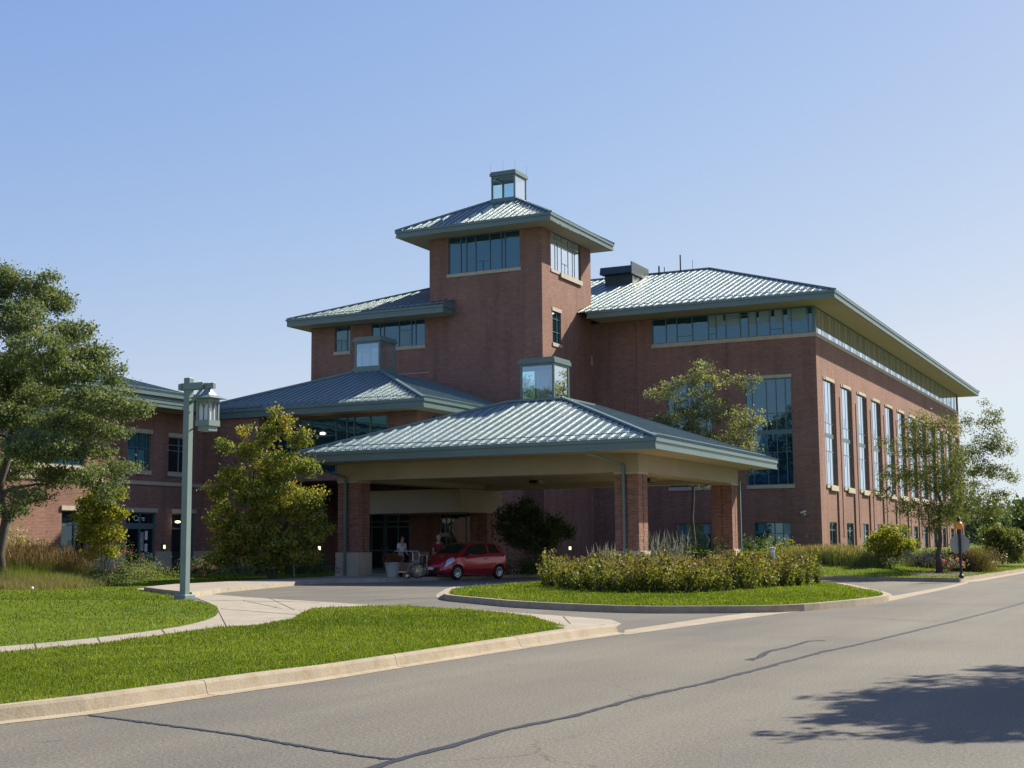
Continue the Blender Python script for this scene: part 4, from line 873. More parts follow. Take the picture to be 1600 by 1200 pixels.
def pillar(x0, y0, w=1.05, plinth_z=0):
    mb = MB(); x1, y1 = x0+w, y0+w; r = .05
    # brick shaft with a recessed vertical slot on each face
    mb.box(x0+r, x1-r, y0+r, y1-r, 1.2, 4.36)
    h = w/2-.035
    for (a, b, c, d) in ((x0, x0+h, y0, y0+h), (x1-h, x1, y0, y0+h), (x0, x0+h, y1-h, y1), (x1-h, x1, y1-h, y1)): mb.box(a, b, c, d, 1.2, 4.36)
    p = mb.build('pillar', M_brickp, CN)
    mb = MB(); mb.box(x0-.08, x1+.08, y0-.08, y1+.08, -.02, 1.2); mb.build('plinth', M_stone, p, bevel=.015)
    mb = MB(); mb.box(x0-.03, x1+.03, y0-.03, y1+.03, 4.36, 4.45); mb.build('capital', M_stone, p)
    return p
for (x, y) in ((-34.82, 52.6), (-21.2, 52.6), (-34.82, 65.45), (-21.2, 65.45)): pillar(x, y)
def spout(pts):
    mb = MB()
    for a, b in zip(pts, pts[1:]): mb.bar(a, b, .1, .1, (0, 1, 0))
    mb.build('downspout', M_fascia, CN)
spout([(-20.9-.55, 50.3, 5.3), (-21.45, 50.3, 5.12), (-20.75, 52.5, 4.72), (-20.75, 52.5, .2)]); spout([(-35.2, 50.3, 5.3), (-35.2, 50.3, 5.12), (-34.35, 52.5, 4.62), (-34.35, 52.48, .18)])
spout([(-19.45, 66.7, 5.25), (-19.45, 66.7, 5.0), (-20.08, 66.56, 4.6), (-20.08, 66.56, .2)])
M_post = plain('sage_post_paint', (.165, .222, .21), .4, 0, var=.06, nscale=2, spec=.5)
# ------------------------------------------------------------------ STREET LAMP
lx, ly = -25.44, 30.7
LP = thing('street_lamp', 'tall square teal lamp post with bracketed glass lantern at the lawn edge', 'street lamp', (lx, ly, 0), rz=0)
h = .10
mb = MB(); mb.box(-h, h, -h, h, .1, 6.3); mb.build('post', M_post, LP, local=True, bevel=.008)
mb = MB(); mb.box(-h-.10, h+.10, -h-.13, h+.13, .0, .16); mb.build('base', M_post, LP, local=True, bevel=.02)
# double arm reaching to +x, brace, end block
mb = MB()
for s_ in (-1, 1): mb.box(-.2, .60, s_*.12-.02, s_*.12+.02, 5.95, 6.14)
mb.box(.50, .92, -.06, .06, 5.95, 6.11); mb.box(-.24, -.13, -.18, .18, 5.94, 6.12)
mb.build('arm', M_post, LP, local=True, bevel=.006)
mb = MB(); mb.bar((.09, 0, 5.58), (.46, 0, 5.95), .04, .08); mb.build('brace', M_post, LP, local=True)
lc = .70; q = .20; Z0, Z1 = 5.02, 5.62
mb = MB(); rw = .40
mb.add([(lc-rw, -rw, 5.66), (lc+rw, -rw, 5.66), (lc+rw, rw, 5.66), (lc-rw, rw, 5.66), (lc-.05, -.05, 5.96), (lc+.05, -.05, 5.96), (lc+.05, .05, 5.96), (lc-.05, .05, 5.96), (lc-.17, -.17, 5.77), (lc+.17, -.17, 5.77), (lc+.17, .17, 5.77), (lc-.17, .17, 5.77)],
       [(3, 2, 1, 0), (0, 1, 9, 8), (1, 2, 10, 9), (2, 3, 11, 10), (3, 0, 8, 11), (8, 9, 5, 4), (9, 10, 6, 5), (10, 11, 7, 6), (11, 8, 4, 7), (4, 5, 6, 7)])
lt = MB()
for i in (-1, 1):
    for j in (-1, 1): lt.box(lc+i*q-.028, lc+i*q+.028, j*q-.028, j*q+.028, Z0-.1, Z1+.05)
lt.box(lc-q-.03, lc+q+.03, -q-.03, q+.03, Z1-.04, Z1+.035); lt.box(lc-q-.045, lc+q+.045, -q-.045, q+.045, Z0-.14, Z0+.02); lt.box(lc-q+.01, lc+q-.01, -q+.01, q-.01, Z0-.28, Z0-.14)
for s_ in (-1, 1):                                     # arched glazing bars on the four sides
    lt.box(lc-.01, lc+.01, s_*q-.012, s_*q+.012, Z0, Z1); lt.box(lc+s_*q-.012, lc+s_*q+.012, -.01, .01, Z0, Z1)
    for a_, b_ in ((-.19, -.01), (.01, .19)):
        m_ = (a_+b_)/2
        for p_ in (a_, b_): lt.bar((lc+p_, s_*q, Z1-.24), (lc+m_, s_*q, Z1-.02), .02); lt.bar((lc+s_*q, p_, Z1-.24), (lc+s_*q, m_, Z1-.02), .02)
lo = lt.build('lantern', M_post, LP, local=True); mb.build('lantern_roof', M_post, lo, local=True)
M_frost = plain('frosted_glass', (.62, .62, .66), .35, var=.03)
g = MB(); g.box(lc-q+.02, lc+q-.02, -q+.02, q-.02, Z0, Z1); g.build('glass', M_frost, lo, local=True)
mb = MB(); mb.tube([(.1, 0, 4.80), (.3, -.02, 4.86), (.5, -.02, 4.84)], .02, 6); mb.build('stay', M_black, LP, local=True)
# ------------------------------------------------------------------ STOP SIGN (seen from behind)
sx, sy, _ = gz(1502, 901, .2); sz = berm(sx, sy)-.02
SG = thing('stop_sign', 'octagonal road sign seen from behind on a dark post at the road corner', 'road sign', (sx, sy, sz))
mb = MB(); mb.lathe((0, 0, 0), [(.09, 0), (.09, .12), (.05, .16), (.05, 2.15), (.07, 2.2), (.02, 2.26)], 12); mb.build('post', M_black, SG, local=True, smooth=False)
dv = Vector((sx, sy, 0)).normalized(); sd_ = Vector((dv.y, -dv.x, 0)); mb = MB(); rr = .37; cz = 1.28
for fa, of in ((1, .075), (1, .085)):
    pass
front = [sd_*rr*math.cos(R(22.5+45*k))+Vector((0, 0, cz+rr*math.sin(R(22.5+45*k))))+dv*.07 for k in range(8)]; back_ = [p+dv*.006 for p in front]
mb.add([tuple(p) for p in front+back_], [tuple(range(8)), tuple(range(15, 7, -1))]+[(k, (k+1) % 8, 8+(k+1) % 8, 8+k) for k in range(8)]); mb.build('sign_plate', M_zinc, SG, local=True)
M_signred = plain('sign_red', (.55, .02, .02), .4); mb = MB(); mb.add([tuple(p+dv*.004) for p in back_], [tuple(range(8))]); mb.build('sign_face', M_signred, SG, local=True)
M_or = plain('orange_plastic', (.95, .28, .02), .35); mb = MB(); mb.lathe((0, 0, 0), [(.03, 1.78), (.13, 1.84), (.15, 1.95), (.1, 2.05), (.03, 2.08)], 12); mb.build('marker_light', M_or, SG, local=True, smooth=True)
# ------------------------------------------------------------------ CAR
def make_car():
    # heading +x; stations: x, half width, belt z, top z, greenhouse half width
    ST = [(-1.86, .52, .62, .66, .40, .40), (-1.84, .68, .80, .86, .55, .34), (-1.78, .76, .92, 1.02, .60, .28), (-1.68, .80, .97, 1.20, .60, .24), (-1.5, .82, .98, 1.40, .59, .22), (-1.25, .835, .98, 1.475, .585, .21), (-.9, .84, .97, 1.505, .59, .20), (-.5, .845, .96, 1.52, .60, .19),
          (-.1, .845, .945, 1.52, .605, .19), (.25, .845, .93, 1.49, .60, .19), (.55, .845, .92, 1.39, .59, .19), (.85, .845, .91, 1.21, .60, .19), (1.08, .84, .90, 1.04, .66, .20), (1.25, .835, .88, .965, .64, .20), (1.5, .81, .80, .90, .60, .20), (1.68, .76, .68, .80, .54, .21), (1.80, .68, .56, .68, .46, .23), (1.88, .54, .50, .58, .36, .28), (1.905, .40, .46, .50, .30, .34)]
    X = np.array([s[0] for s in ST]); xs = np.concatenate([np.linspace(-1.86, -1.5, 9), np.linspace(-1.45, 1.4, 42), np.linspace(1.45, 1.905, 12)])
    def smooth(col):
        y = np.interp(xs, X, np.array([s[col] for s in ST])); 
        k = np.array([.25, .5, .25]); yy = y.copy(); yy[1:-1] = np.convolve(y, k, 'valid'); return yy
    W_, B_, T_, G_, S_ = (smooth(i) for i in (1, 2, 3, 4, 5))
    def section(i):
        w, b, t, g, s = W_[i], B_[i], T_[i], G_[i], S_[i]
        pts = [(0, s), (w*.72, s), (w*.93, s+.04), (w*.985, s+.13), (w, s+(b-s)*.5), (w*.985, s+(b-s)*.8), (w*.955, b)]
        hh = t-b
        pts += [(w*.93+(g-w*.93)*.12, b+hh*.12), (w*.93+(g-w*.93)*.5, b+hh*.5), (w*.93+(g-w*.93)*.85, b+hh*.82), (g*.93, b+hh*.94), (g*.7, t-.004), (g*.35, t+.012*min(1, hh*4)), (0, t+.018*min(1, hh*4))]
        return pts
    secs = [section(i) for i in range(len(xs))]; n = len(secs[0]); mb = MB()
    ring = [[(x, y, z) for y, z in s]+[(x, -y, z) for y, z in s[-2:0:-1]] for x, s in zip(xs, secs)]
    m_ = len(ring[0])
    for r in ring: mb.v += r
    for i in range(len(ring)-1):
        for j in range(m_): mb.f.append((i*m_+j, i*m_+(j+1) % m_, (i+1)*m_+(j+1) % m_, (i+1)*m_+j))
    mb.f.append(tuple(range(m_))[::-1]); mb.f.append(tuple((len(ring)-1)*m_+j for j in range(m_)))
    C = thing('parked_car', 'small red hatchback parked under the entrance canopy', 'car', (0, 0, 0))
    me = bpy.data.meshes.new('body'); me.from_pydata(mb.v, [], mb.f); bm = bmesh.new(); bm.from_mesh(me); bmesh.ops.recalc_face_normals(bm, faces=bm.faces); bm.to_mesh(me); bm.free()
    tmp = bpy.data.objects.new('tmpbody', me); COL.objects.link(tmp); cut = []
    for wx in (-1.26, 1.2):
        for s in (-1, 1):
            cm = bpy.data.meshes.new('c'); bm = bmesh.new(); bmesh.ops.create_cone(bm, cap_ends=True, segments=40, radius1=.355, radius2=.355, depth=.5, matrix=Matrix.Translation((wx, s*.82, .29)) @ Matrix.Rotation(R(90), 4, 'X')); bm.to_mesh(cm); bm.free()
            co = bpy.data.objects.new('cut', cm); COL.objects.link(co); cut.append(co); md = tmp.modifiers.new('b', 'BOOLEAN'); md.operation = 'DIFFERENCE'; md.object = co; md.solver = 'EXACT'
    dg = bpy.context.evaluated_depsgraph_get(); nm = bpy.data.meshes.new_from_object(tmp.evaluated_get(dg)); nm.name = 'body'
    for o in cut+[tmp]: COL.objects.unlink(o); bpy.data.objects.remove(o)
    mt, nt, b = newmat('red_car_paint'); b.inputs['Base Color'].default_value = (.36, .009, .022, 1); b.inputs['Roughness'].default_value = .25; b.inputs['Coat Weight'].default_value = 1; b.inputs['Coat Roughness'].default_value = .03; b.inputs['Metallic'].default_value = .25
    body = link('body', nm, mt, C, True); nm.polygons.foreach_set('use_smooth', [True]*len(nm.polygons)); nm.set_sharp_from_angle(angle=R(35))
    def sec_pt(x, k, off=.006):
        i = np.interp(x, xs, np.arange(len(xs))); i0 = int(i); i1 = min(i0+1, len(xs)-1); f = i-i0
        kk = int(k); kf = k-kk; k2 = min(kk+1, n-1)
        def q(j): a, b_ = secs[j][kk], secs[j][k2]; return (a[0]+(b_[0]-a[0])*kf, a[1]+(b_[1]-a[1])*kf)
        a, b_ = q(i0), q(i1); return (a[0]+(b_[0]-a[0])*f+off, a[1]+(b_[1]-a[1])*f)
    def patch_(name, xa, xb, ka, kb, side, mat, nx=10, nk=6, off=.007, top=None, zoff=0, parent=None):
        """xa/xb: functions of k-fraction giving x limits"""
        mb = MB(); base = 0
        for a in range(nk+1):
            fk_ = a/nk; k = ka+(kb-ka)*fk_; x0 = xa(fk_); x1 = xb(fk_)
            for c_ in range(nx+1):
                x = x0+(x1-x0)*c_/nx; y, z = sec_pt(x, k, off); mb.v.append((x, side*y, z+zoff))
        for a in range(nk):
            for c_ in range(nx): q = a*(nx+1)+c_; mb.f.append((q, q+1, q+nx+2, q+nx+1) if side < 0 else (q, q+nx+1, q+nx+2, q+1))
        o = mb.build(name, mat, parent or C, True, True); return o
    for s in (-1, 1):
        patch_('side_window', lambda f: -.62, lambda f: .95-.68*f, 7.05, 9.3, s, M_carglass)
        patch_('side_window', lambda f: -1.42+.22*f, lambda f: -.72, 7.15, 9.2, s, M_carglass)
        patch_('headlight', lambda f: 1.33-.0*f, lambda f: 1.80-.16*f, 5.3, 8.6, s, M_frost2, off=.012)
        patch_('tail_light', lambda f: -1.82, lambda f: -1.6, 6.2, 8.6, s, M_tail, off=.012)
        patch_('side_moulding', lambda f: -.82, lambda f: .78, 3.5, 3.9, s, mt, off=.022)
        mb = MB(); mb.lathe((0, 0, 0), [(.01, -.05), (.07, -.045), (.085, 0), (.07, .05), (.01, .055)], 12); o = mb.build('mirror', mt, C, True, True); o.location = (.62, s*.97, 1.0); o.scale = (1, 1.3, .9)
        mb = MB(); mb.box(-.55, -.35, s*.852-.012, s*.852+.012, .82, .85); mb.build('handle', mt, C, local=True)
    # windscreen and rear glass follow the roof line
    def top_patch(name, x0, x1, mat, k0=9.6, nx=10):
        mb = MB(); ks = np.linspace(k0, n-1-1e-6, 6)
        for c_ in range(nx+1):
            x = x0+(x1-x0)*c_/nx; row = [sec_pt(x, k, 0) for k in ks]
            for y, z in row[:-1]: mb.v.append((x+.006*np.sign(x0+x1), y, z+.008))
            mb.v.append((x, 0, row[-1][1]+.008))
            for y, z in row[:-1][::-1]: mb.v.append((x+.006*np.sign(x0+x1), -y, z+.008))
        m2 = 11
        for c_ in range(nx):
            for j in range(m2-1): q = c_*m2+j; mb.f.append((q, q+1, q+m2+1, q+m2))
        mb.build(name, mat, C, True, True)
    top_patch('windscreen', .42, 1.04, M_carglass, 8.6); top_patch('rear_window', -1.73, -1.46, M_carglass, 9.0)
    mb = MB(); mb.box(1.86, 1.925, -.26, .26, .36, .44); mb.box(1.80, 1.90, -.52, .52, .24, .33); mb.build('grille', M_black, C, local=True)
    mb = MB(); mb.box(1.925, 1.94, -.15, .15, .42, .53); mb.build('licence_plate', M_white, C, local=True)
    mb = MB(); mb.box(-1.3, 1.3, -.62, .62, .2, .45); mb.build('underbody', M_black, C, local=True)
    for wx in (-1.26, 1.2):
        for s in (-1, 1):
            def ringy(prof, nm_, mat, par):
                mb = MB(); mb.lathe((0, 0, 0), prof, 28, nm_ != 'tyre'); mb.v = [(v[0], -v[2]*-s, v[1]) for v in mb.v]; mb.v = [(v[0], v[1], v[2]) for v in mb.v]; o = mb.build(nm_, mat, par, True, True); return o
            w = bpy.data.objects.new('wheel', None); COL.objects.link(w); w.parent = C; w.location = (wx, s*.735, .295); OFF[w.name] = Vector()
            o = ringy([(.19, -.09), (.27, -.095), (.293, -.07), (.293, .07), (.27, .095), (.19, .09)], 'tyre', M_tyre, w)
            o = ringy([(.01, .05), (.05, .085), (.17, .075), (.195, .09), (.2, .08), (.2, -.08), (.01, -.08)], 'rim', M_alloy, w)
            mb = MB()
            for k in range(8):
                a = 2*math.pi*(k+.5)/8; mb.add([(math.cos(a+.16)*.075, s*.0885, math.sin(a+.16)*.075), (math.cos(a-.16)*.075, s*.0885, math.sin(a-.16)*.075), (math.cos(a-.2)*.16, s*.088, math.sin(a-.2)*.16), (math.cos(a+.2)*.16, s*.088, math.sin(a+.2)*.16)], [(0, 1, 2, 3)])
            mb.build('rim_slot', M_black, w, local=True)
    return C
M_tyre = plain('tyre_rubber', (.012, .012, .013), .8, var=.1); M_alloy = plain('silver_rim', (.55, .57, .6), .3, .6, var=.03)
M_frost2 = plain('headlamp_glass', (.6, .66, .75), .08, .3, var=.03, spec=1); M_tail = plain('tail_lamp_red', (.5, .02, .02), .15, spec=1)
car = make_car(); hd = math.atan2(-.956, -.281); car.rotation_euler.z = hd; CS = 1.065; car.scale = (CS, CS, CS)
fw = np.array(gz(713, 906.5, 0)[:2]); lc_ = CS*np.array([1.2*math.cos(hd)-(+.735)*math.sin(hd), 1.2*math.sin(hd)+.735*math.cos(hd)])
car.location = (fw[0]-lc_[0], fw[1]-lc_[1], .003)
# ------------------------------------------------------------------ PEOPLE
def skin(name, verts, edges, radii, mat, parent, root=0, sub=1):
    me = bpy.data.meshes.new(name); me.from_pydata(verts, edges, []); o = bpy.data.objects.new(name, me); COL.objects.link(o)
    md = o.modifiers.new('s', 'SKIN'); md.use_smooth_shade = True
    for i, r in enumerate(radii): me.skin_vertices[0].data[i].radius = (r, r) if not hasattr(r, '__len__') else r
    me.skin_vertices[0].data[root].use_root = True
    sb = o.modifiers.new('d', 'SUBSURF'); sb.levels = sub; sb.render_levels = sub
    dg = bpy.context.evaluated_depsgraph_get(); nm = bpy.data.meshes.new_from_object(o.evaluated_get(dg)); COL.objects.unlink(o); bpy.data.objects.remove(o)
    nm.name = name; return link(name, nm, mat, parent, True)
M_skin = plain('skin', (.42, .25, .18), .5, var=.05)
def person(label, loc, rz, shirt, trouser, hair, bend=0., armf=.5):
    Pn = thing('person', label, 'person', loc, rz=rz); c, s = math.cos(bend), math.sin(bend)
    def up(x, y, z): z -= .95; return (x*c+z*s, y, .95+z*c-x*s)      # bend the upper body forward (+x) about the hips
    V = [(0, 0, .95), up(0, 0, 1.1), up(0, 0, 1.27), up(0, 0, 1.42), up(0, 0, 1.5), up(.02, 0, 1.58), up(.03, 0, 1.66), up(.02, 0, 1.74)]; Ed = [(0, 1), (1, 2), (2, 3), (3, 4), (4, 5), (5, 6), (6, 7)]; Rd = [(.15, .11), (.13, .1), (.15, .11), (.13, .09), .052, .07, .095, .07]
    for sd_ in (-1, 1):
        b = len(V); V += [up(0, sd_*.18, 1.42), up(.05*armf*2, sd_*.23, 1.16), up(.30*armf*1.6, sd_*.2, 1.02), up(.38*armf*1.6, sd_*.18, 1.0)]; Ed += [(3, b), (b, b+1), (b+1, b+2), (b+2, b+3)]; Rd += [.062, .048, .034, .03]
        hnd = V[b+3]
        for k in range(4):
            q = len(V); V += [(hnd[0]+.05, hnd[1]+(k-1.5)*.02, hnd[2]-.02), (hnd[0]+.08, hnd[1]+(k-1.5)*.021, hnd[2]-.05)]; Ed += [(b+3, q), (q, q+1)]; Rd += [.009, .008]
        q = len(V); V += [(hnd[0]+.03, hnd[1]-sd_*.045, hnd[2]-.01), (hnd[0]+.055, hnd[1]-sd_*.055, hnd[2]-.03)]; Ed += [(b+3, q), (q, q+1)]; Rd += [.011, .009]
        b = len(V); V += [(0, sd_*.1, .86), (.02, sd_*.11, .48), (-.02, sd_*.11, .09), (.14, sd_*.125, .04)]; Ed += [(0, b), (b, b+1), (b+1, b+2), (b+2, b+3)]; Rd += [.085, .058, .04, .038]
    skin('body', V, Ed, Rd, M_skin, Pn)
    sv = [up(0, 0, .98), up(0, 0, 1.12), up(0, 0, 1.27), up(0, 0, 1.43)]; se = [(0, 1), (1, 2), (2, 3)]; sr = [(.165, .13), (.15, .12), (.168, .128), (.14, .1)]
    for sd_ in (-1, 1): b = len(sv); sv += [up(0, sd_*.18, 1.42), up(.04*armf*2, sd_*.22, 1.2)]; se += [(3, b), (b, b+1)]; sr += [.075, .062]
    skin('shirt', sv, se, sr, shirt, Pn)
    tv = [(0, 0, .97)]; te = []; tr_ = [(.16, .125)]
    for sd_ in (-1, 1): b = len(tv); tv += [(0, sd_*.1, .84), (.02, sd_*.11, .48), (-.02, sd_*.11, .1)]; te += [(0, b), (b, b+1), (b+1, b+2)]; tr_ += [.1, .074, .058]
    skin('trousers', tv, te, tr_, trouser, Pn)
    hv = [up(-.045, 0, 1.66), up(-.02, 0, 1.74), up(.05, 0, 1.765)]; skin('hair', hv, [(0, 1), (1, 2)], [(.10, .10), (.115, .115), (.07, .09)], hair, Pn)
    f = MB()
    for sd_ in (-1, 1): e = up(.122, sd_*.035, 1.665); f.box(e[0]-.006, e[0]+.006, e[1]-.012, e[1]+.012, e[2]-.006, e[2]+.006)
    e = up(.128, 0, 1.60); f.box(e[0]-.01, e[0]+.002, -.022, .022, e[2]-.004, e[2]+.004); f.build('eyes_and_mouth', M_black, Pn, local=True)
    return Pn
M_shw = plain('white_shirt', (.55, .56, .62), .8); M_shr = plain('dark_red_shirt', (.17, .012, .025), .8); M_jean = plain('dark_trousers', (.03, .035, .05), .8); M_khaki = plain('khaki_trousers', (.22, .19, .14), .8)
M_hairb = plain('dark_hair', (.02, .016, .014), .6); M_hairg = plain('grey_hair', (.35, .33, .31), .6)
x, y = foot(626, 62.5); person('person in a white shirt standing behind the stone planter near the doors', (x, y, .15), R(-20), M_shw, M_khaki, M_hairb, .15, .4)
x, y = foot(685, 61.5); person('grey haired person in a dark red shirt standing beyond the red car bonnet', (x, y, .15), R(-60), M_shr, M_jean, M_hairg, .05, .6)
# ------------------------------------------------------------------ PLANTER, WHEELCHAIRS, TROLLEY
x, y = foot(613, 57.5)
PL = thing('planter', 'large pale tapered stone planter with rusty foliage beside the entrance kerb', 'planter', (x, y, .15))
mb = MB(); mb.lathe((0, 0, 0), [(.20, 0), (.21, .04), (.27, .35), (.32, .58), (.34, .60), (.34, .65), (.30, .66), (.28, .58), (.02, .57)], 28); mb.build('pot', M_terrac, PL, True, True)
k = 900; d_ = rng.normal(size=(k, 3)); d_ /= np.linalg.norm(d_, axis=1)[:, None]; d_[:, 2] = abs(d_[:, 2]); pp = np.array([x, y, .80])+d_*np.array([.48, .48, .40])*(rng.random(k)**.4)[:, None]
npmesh('flowers', leafquads(pp, .09, .3), k, rng.normal(.6, .3, k), leafmat('planter_leaves', [(0, (.05, .05, .015)), (.5, (.14, .05, .025)), (1, (.22, .10, .05))]), PL)
def wheelchair(label, loc, rz):
    Wc = thing('wheelchair', label, 'wheelchair', loc, rz=rz, group='wheelchairs waiting by the entrance')
    mb = MB()
    for s in (-1, 1):
        mb.tube([(-.3, s*.22, .95), (-.22, s*.22, .92), (-.2, s*.22, .3), (.28, s*.22, .3), (.36, s*.2, .12), (.46, s*.18, .1)], .013, 6); mb.tube([(-.2, s*.22, .5), (.24, s*.22, .5), (.28, s*.22, .3)], .012, 6); mb.tube([(-.2, s*.22, .7), (.12, s*.22, .7), (.16, s*.22, .5)], .012, 6)
    mb.tube([(-.2, -.22, .32), (.24, .22, .5)], .01, 6); mb.tube([(-.2, .22, .32), (.24, -.22, .5)], .01, 6); mb.build('frame', M_chrome, Wc, local=True)
    mb = MB(); mb.box(-.2, .24, -.21, .21, .49, .53); mb.build('seat', M_black, Wc, local=True); mb = MB(); mb.box(-.23, -.2, -.21, .21, .52, .9); mb.build('backrest', M_black, Wc, local=True)
    for x_, r_, nm_ in ((-.15, .3, 'wheel'), (.3, .1, 'caster')):
        for s in (-1, 1):
            y_ = s*(.27 if r_ > .2 else .2)
            t = MB(); t.tube([(x_+r_*math.cos(a), y_, r_+r_*math.sin(a)) for a in np.linspace(0, 2*math.pi, 25)], .018, 6, False); w = t.build(nm_, M_tyre, Wc, True, True)
            g = MB()
            for a in np.linspace(0, math.pi, 9)[:-1]: g.bar((x_+r_*math.cos(a), y_, r_+r_*math.sin(a)), (x_-r_*math.cos(a), y_, r_-r_*math.sin(a)), .006)
            g.build('spokes', M_chrome, w, local=True)
    return Wc
x, y = foot(648, 57.0); wheelchair('folding wheelchair with chrome frame between the planter and the red car', (x, y, .15), R(200))
x, y = foot(657, 59.0); wheelchair('second folding wheelchair half hidden behind the front of the red car', (x, y, .15), R(230))
x, y = foot(635, 58.6); CT = thing('luggage_cart', 'low cart carrying brown bags behind the wheelchair', 'cart', (x, y, .15))
mb = MB(); mb.box(-.5, .5, -.3, .3, .2, .26)
for s in (-1, 1): mb.tube([(-.48, s*.27, .25), (-.48, s*.27, 1.0), (-.42, s*.27, 1.1), (.42, s*.27, 1.1), (.48, s*.27, 1.0), (.48, s*.27, .25)], .018, 6)
mb.build('frame', M_chrome, CT, local=True)
for i in (-.4, .4):
    for j in (-.22, .22): mb = MB(); mb.tube([(i, j-.02, .1), (i, j+.02, .1)], .1, 14); mb.build('wheel', M_tyre, CT, local=True)
BG = thing('travel_bag', 'brown leather bag lying on the low cart', 'bag', (x, y, .41)); mb = MB(); mb.box(-.36, .30, -.2, .2, .0, .36); mb.build('bag_body', M_tan, BG, local=True, bevel=.07); mb = MB(); mb.tube([(-.15, 0, .35), (-.12, 0, .47), (.08, 0, .47), (.11, 0, .35)], .015, 6); mb.build('handle', M_black, BG, local=True)
# ------------------------------------------------------------------ small fixtures
def bollard(label, px, d, z, h_, lit):
    x, y = foot(px, d); b_ = thing('bollard', label, 'bollard', (x, y, z), group=None)
    mb = MB(); mb.lathe((0, 0, 0), [(.13, 0), (.13, .04), (.10, .05), (.10, h_-.16)], 16); mb.build('post', M_grey if lit == 0 else M_black, b_, local=True)
    mb = MB(); mb.lathe((0, 0, 0), [(.095, h_-.16), (.095, h_-.05)], 16); mb.build('lens', M_frost if not lit else M_lampw, b_, local=True)
    mb = MB(); mb.lathe((0, 0, 0), [(.14, h_-.05), (.13, h_), (.03, h_+.03)], 16); mb.build('cap', M_grey if not lit else M_black, b_, local=True)
bollard('grey round bollard behind the island hedge, right of the canopy pillars', 1206, 50, .3, 1.0, 0)
def walllight(label, pt, nx):
    w = thing('wall_light', label, 'wall light', pt, group='small pale lights low on the brick walls'); mb = MB(); a, b = (.09, .16)
    mb.box(0, .1, -a, a, -b, b) if nx else mb.box(-a, a, -.1, 0, -b, b); mb.build('housing', M_dark, w, local=True); mb = MB()
    mb.box(.101, .13, -a*.8, a*.8, -b*.7, b*.5) if nx else mb.box(-a*.8, a*.8, -.13, -.101, -b*.7, b*.5); mb.build('lens', M_lampw, w, local=True)
walllight('small yellowish wall light between the two lintelled doors of the low building', (XW+.005, 56.1, 1.55), True)
p = gy(501, 856, 59.3); walllight('small yellowish light on a post between turning tree and left canopy pillar', (p[0], 59.3, p[2]), False)
mb = MB(); mb.box(p[0]-.04, p[0]+.04, 59.3, 59.38, .1, p[2]+.1); o = mb.build('light_post', M_black); tag(o, 'thin dark post carrying the small light left of the canopy', 'post')
p = gy(890, 856, 72.3); walllight('small pale light on the shaded wall between dark shrub and right canopy pillar', (p[0], 72.48, p[2]), False)
x, y, z = gz(460, 884, .15); x, y = foot(460, 57.5); ST_ = thing('garden_ornament', 'slim white garden ornament on a stake under the turning tree', 'ornament', (x, y, .25))
mb = MB(); mb.tube([(0, 0, 0), (0, 0, 1.1)], .02, 6); mb.build('stake', M_grey, ST_, local=True); mb = MB(); mb.lathe((0, 0, 1.1), [(.03, 0), (.12, .12), (.07, .42), (.015, .52)], 12); mb.build('finial', M_grey, ST_, True, True)
x, y, z = gz(49, 927, .1); FL = thing('lawn_marker', 'tiny white sprinkler marker standing in the left lawn', 'marker', (x, y, .1)); mb = MB(); mb.tube([(0, 0, 0), (.02, 0, .16)], .015, 6); mb.build('stem', M_black, FL, local=True); mb = MB(); mb.lathe((.02, 0, .10), [(.015, 0), (.05, .02), (.05, .08), (.015, .11)], 10); mb.build('cap', M_white, FL, True, True)
# ------------------------------------------------------------------ TREES
def T_(px, py, r, d, rz=None, dd=0): return lobe(px, py, r, d, rz, dd)
bx_, by_ = foot(2, 50); D = 50
tree('spreading_tree', 'big grey green tree spreading in from the left edge before the low brick building', 'tree', (bx_, by_, .0),
     [T_(0, 440, 34, D, 26), T_(48, 452, 30, D, 24), T_(80, 432, 14, D, 9), T_(85, 470, 30, D, 22, 1), T_(-60, 480, 70, D), T_(30, 500, 46, D, 30, -1), T_(105, 520, 42, D, 22, 1), T_(60, 545, 46, D, 24, -2), T_(-80, 590, 80, D, 60), T_(140, 555, 36, D, 18), T_(10, 580, 50, D, 26, 1), T_(100, 580, 50, D, 22, -1), T_(170, 585, 30, D, 16), T_(195, 610, 18, D, 10), T_(60, 620, 56, D, 24, 1.5), T_(150, 625, 46, D, 20, -1), T_(200, 640, 34, D, 12), T_(222, 640, 14, D, 6), T_(10, 650, 46, D, 22), T_(110, 665, 56, D, 22), T_(170, 672, 34, D, 12, 1), T_(60, 700, 56, D, 22, -2), T_(135, 705, 42, D, 16), T_(190, 730, 26, D, 10), T_(150, 745, 40, D, 16, -1), T_(90, 745, 40, D, 16), T_(20, 730, 40, D, 20, 1.5), T_(170, 770, 26, D, 12, -1), T_(40, 775, 34, D, 14, -2), T_(15, 800, 26, D, 12), T_(-60, 700, 60, D, 50, 1)],
     2900, 42, .11, .18, L_oak, trad=.22, tintmid=.45, fork=.2, nb=260)
for lb_ in ():
    pass
bx_, by_ = foot(425, 57); D = 57
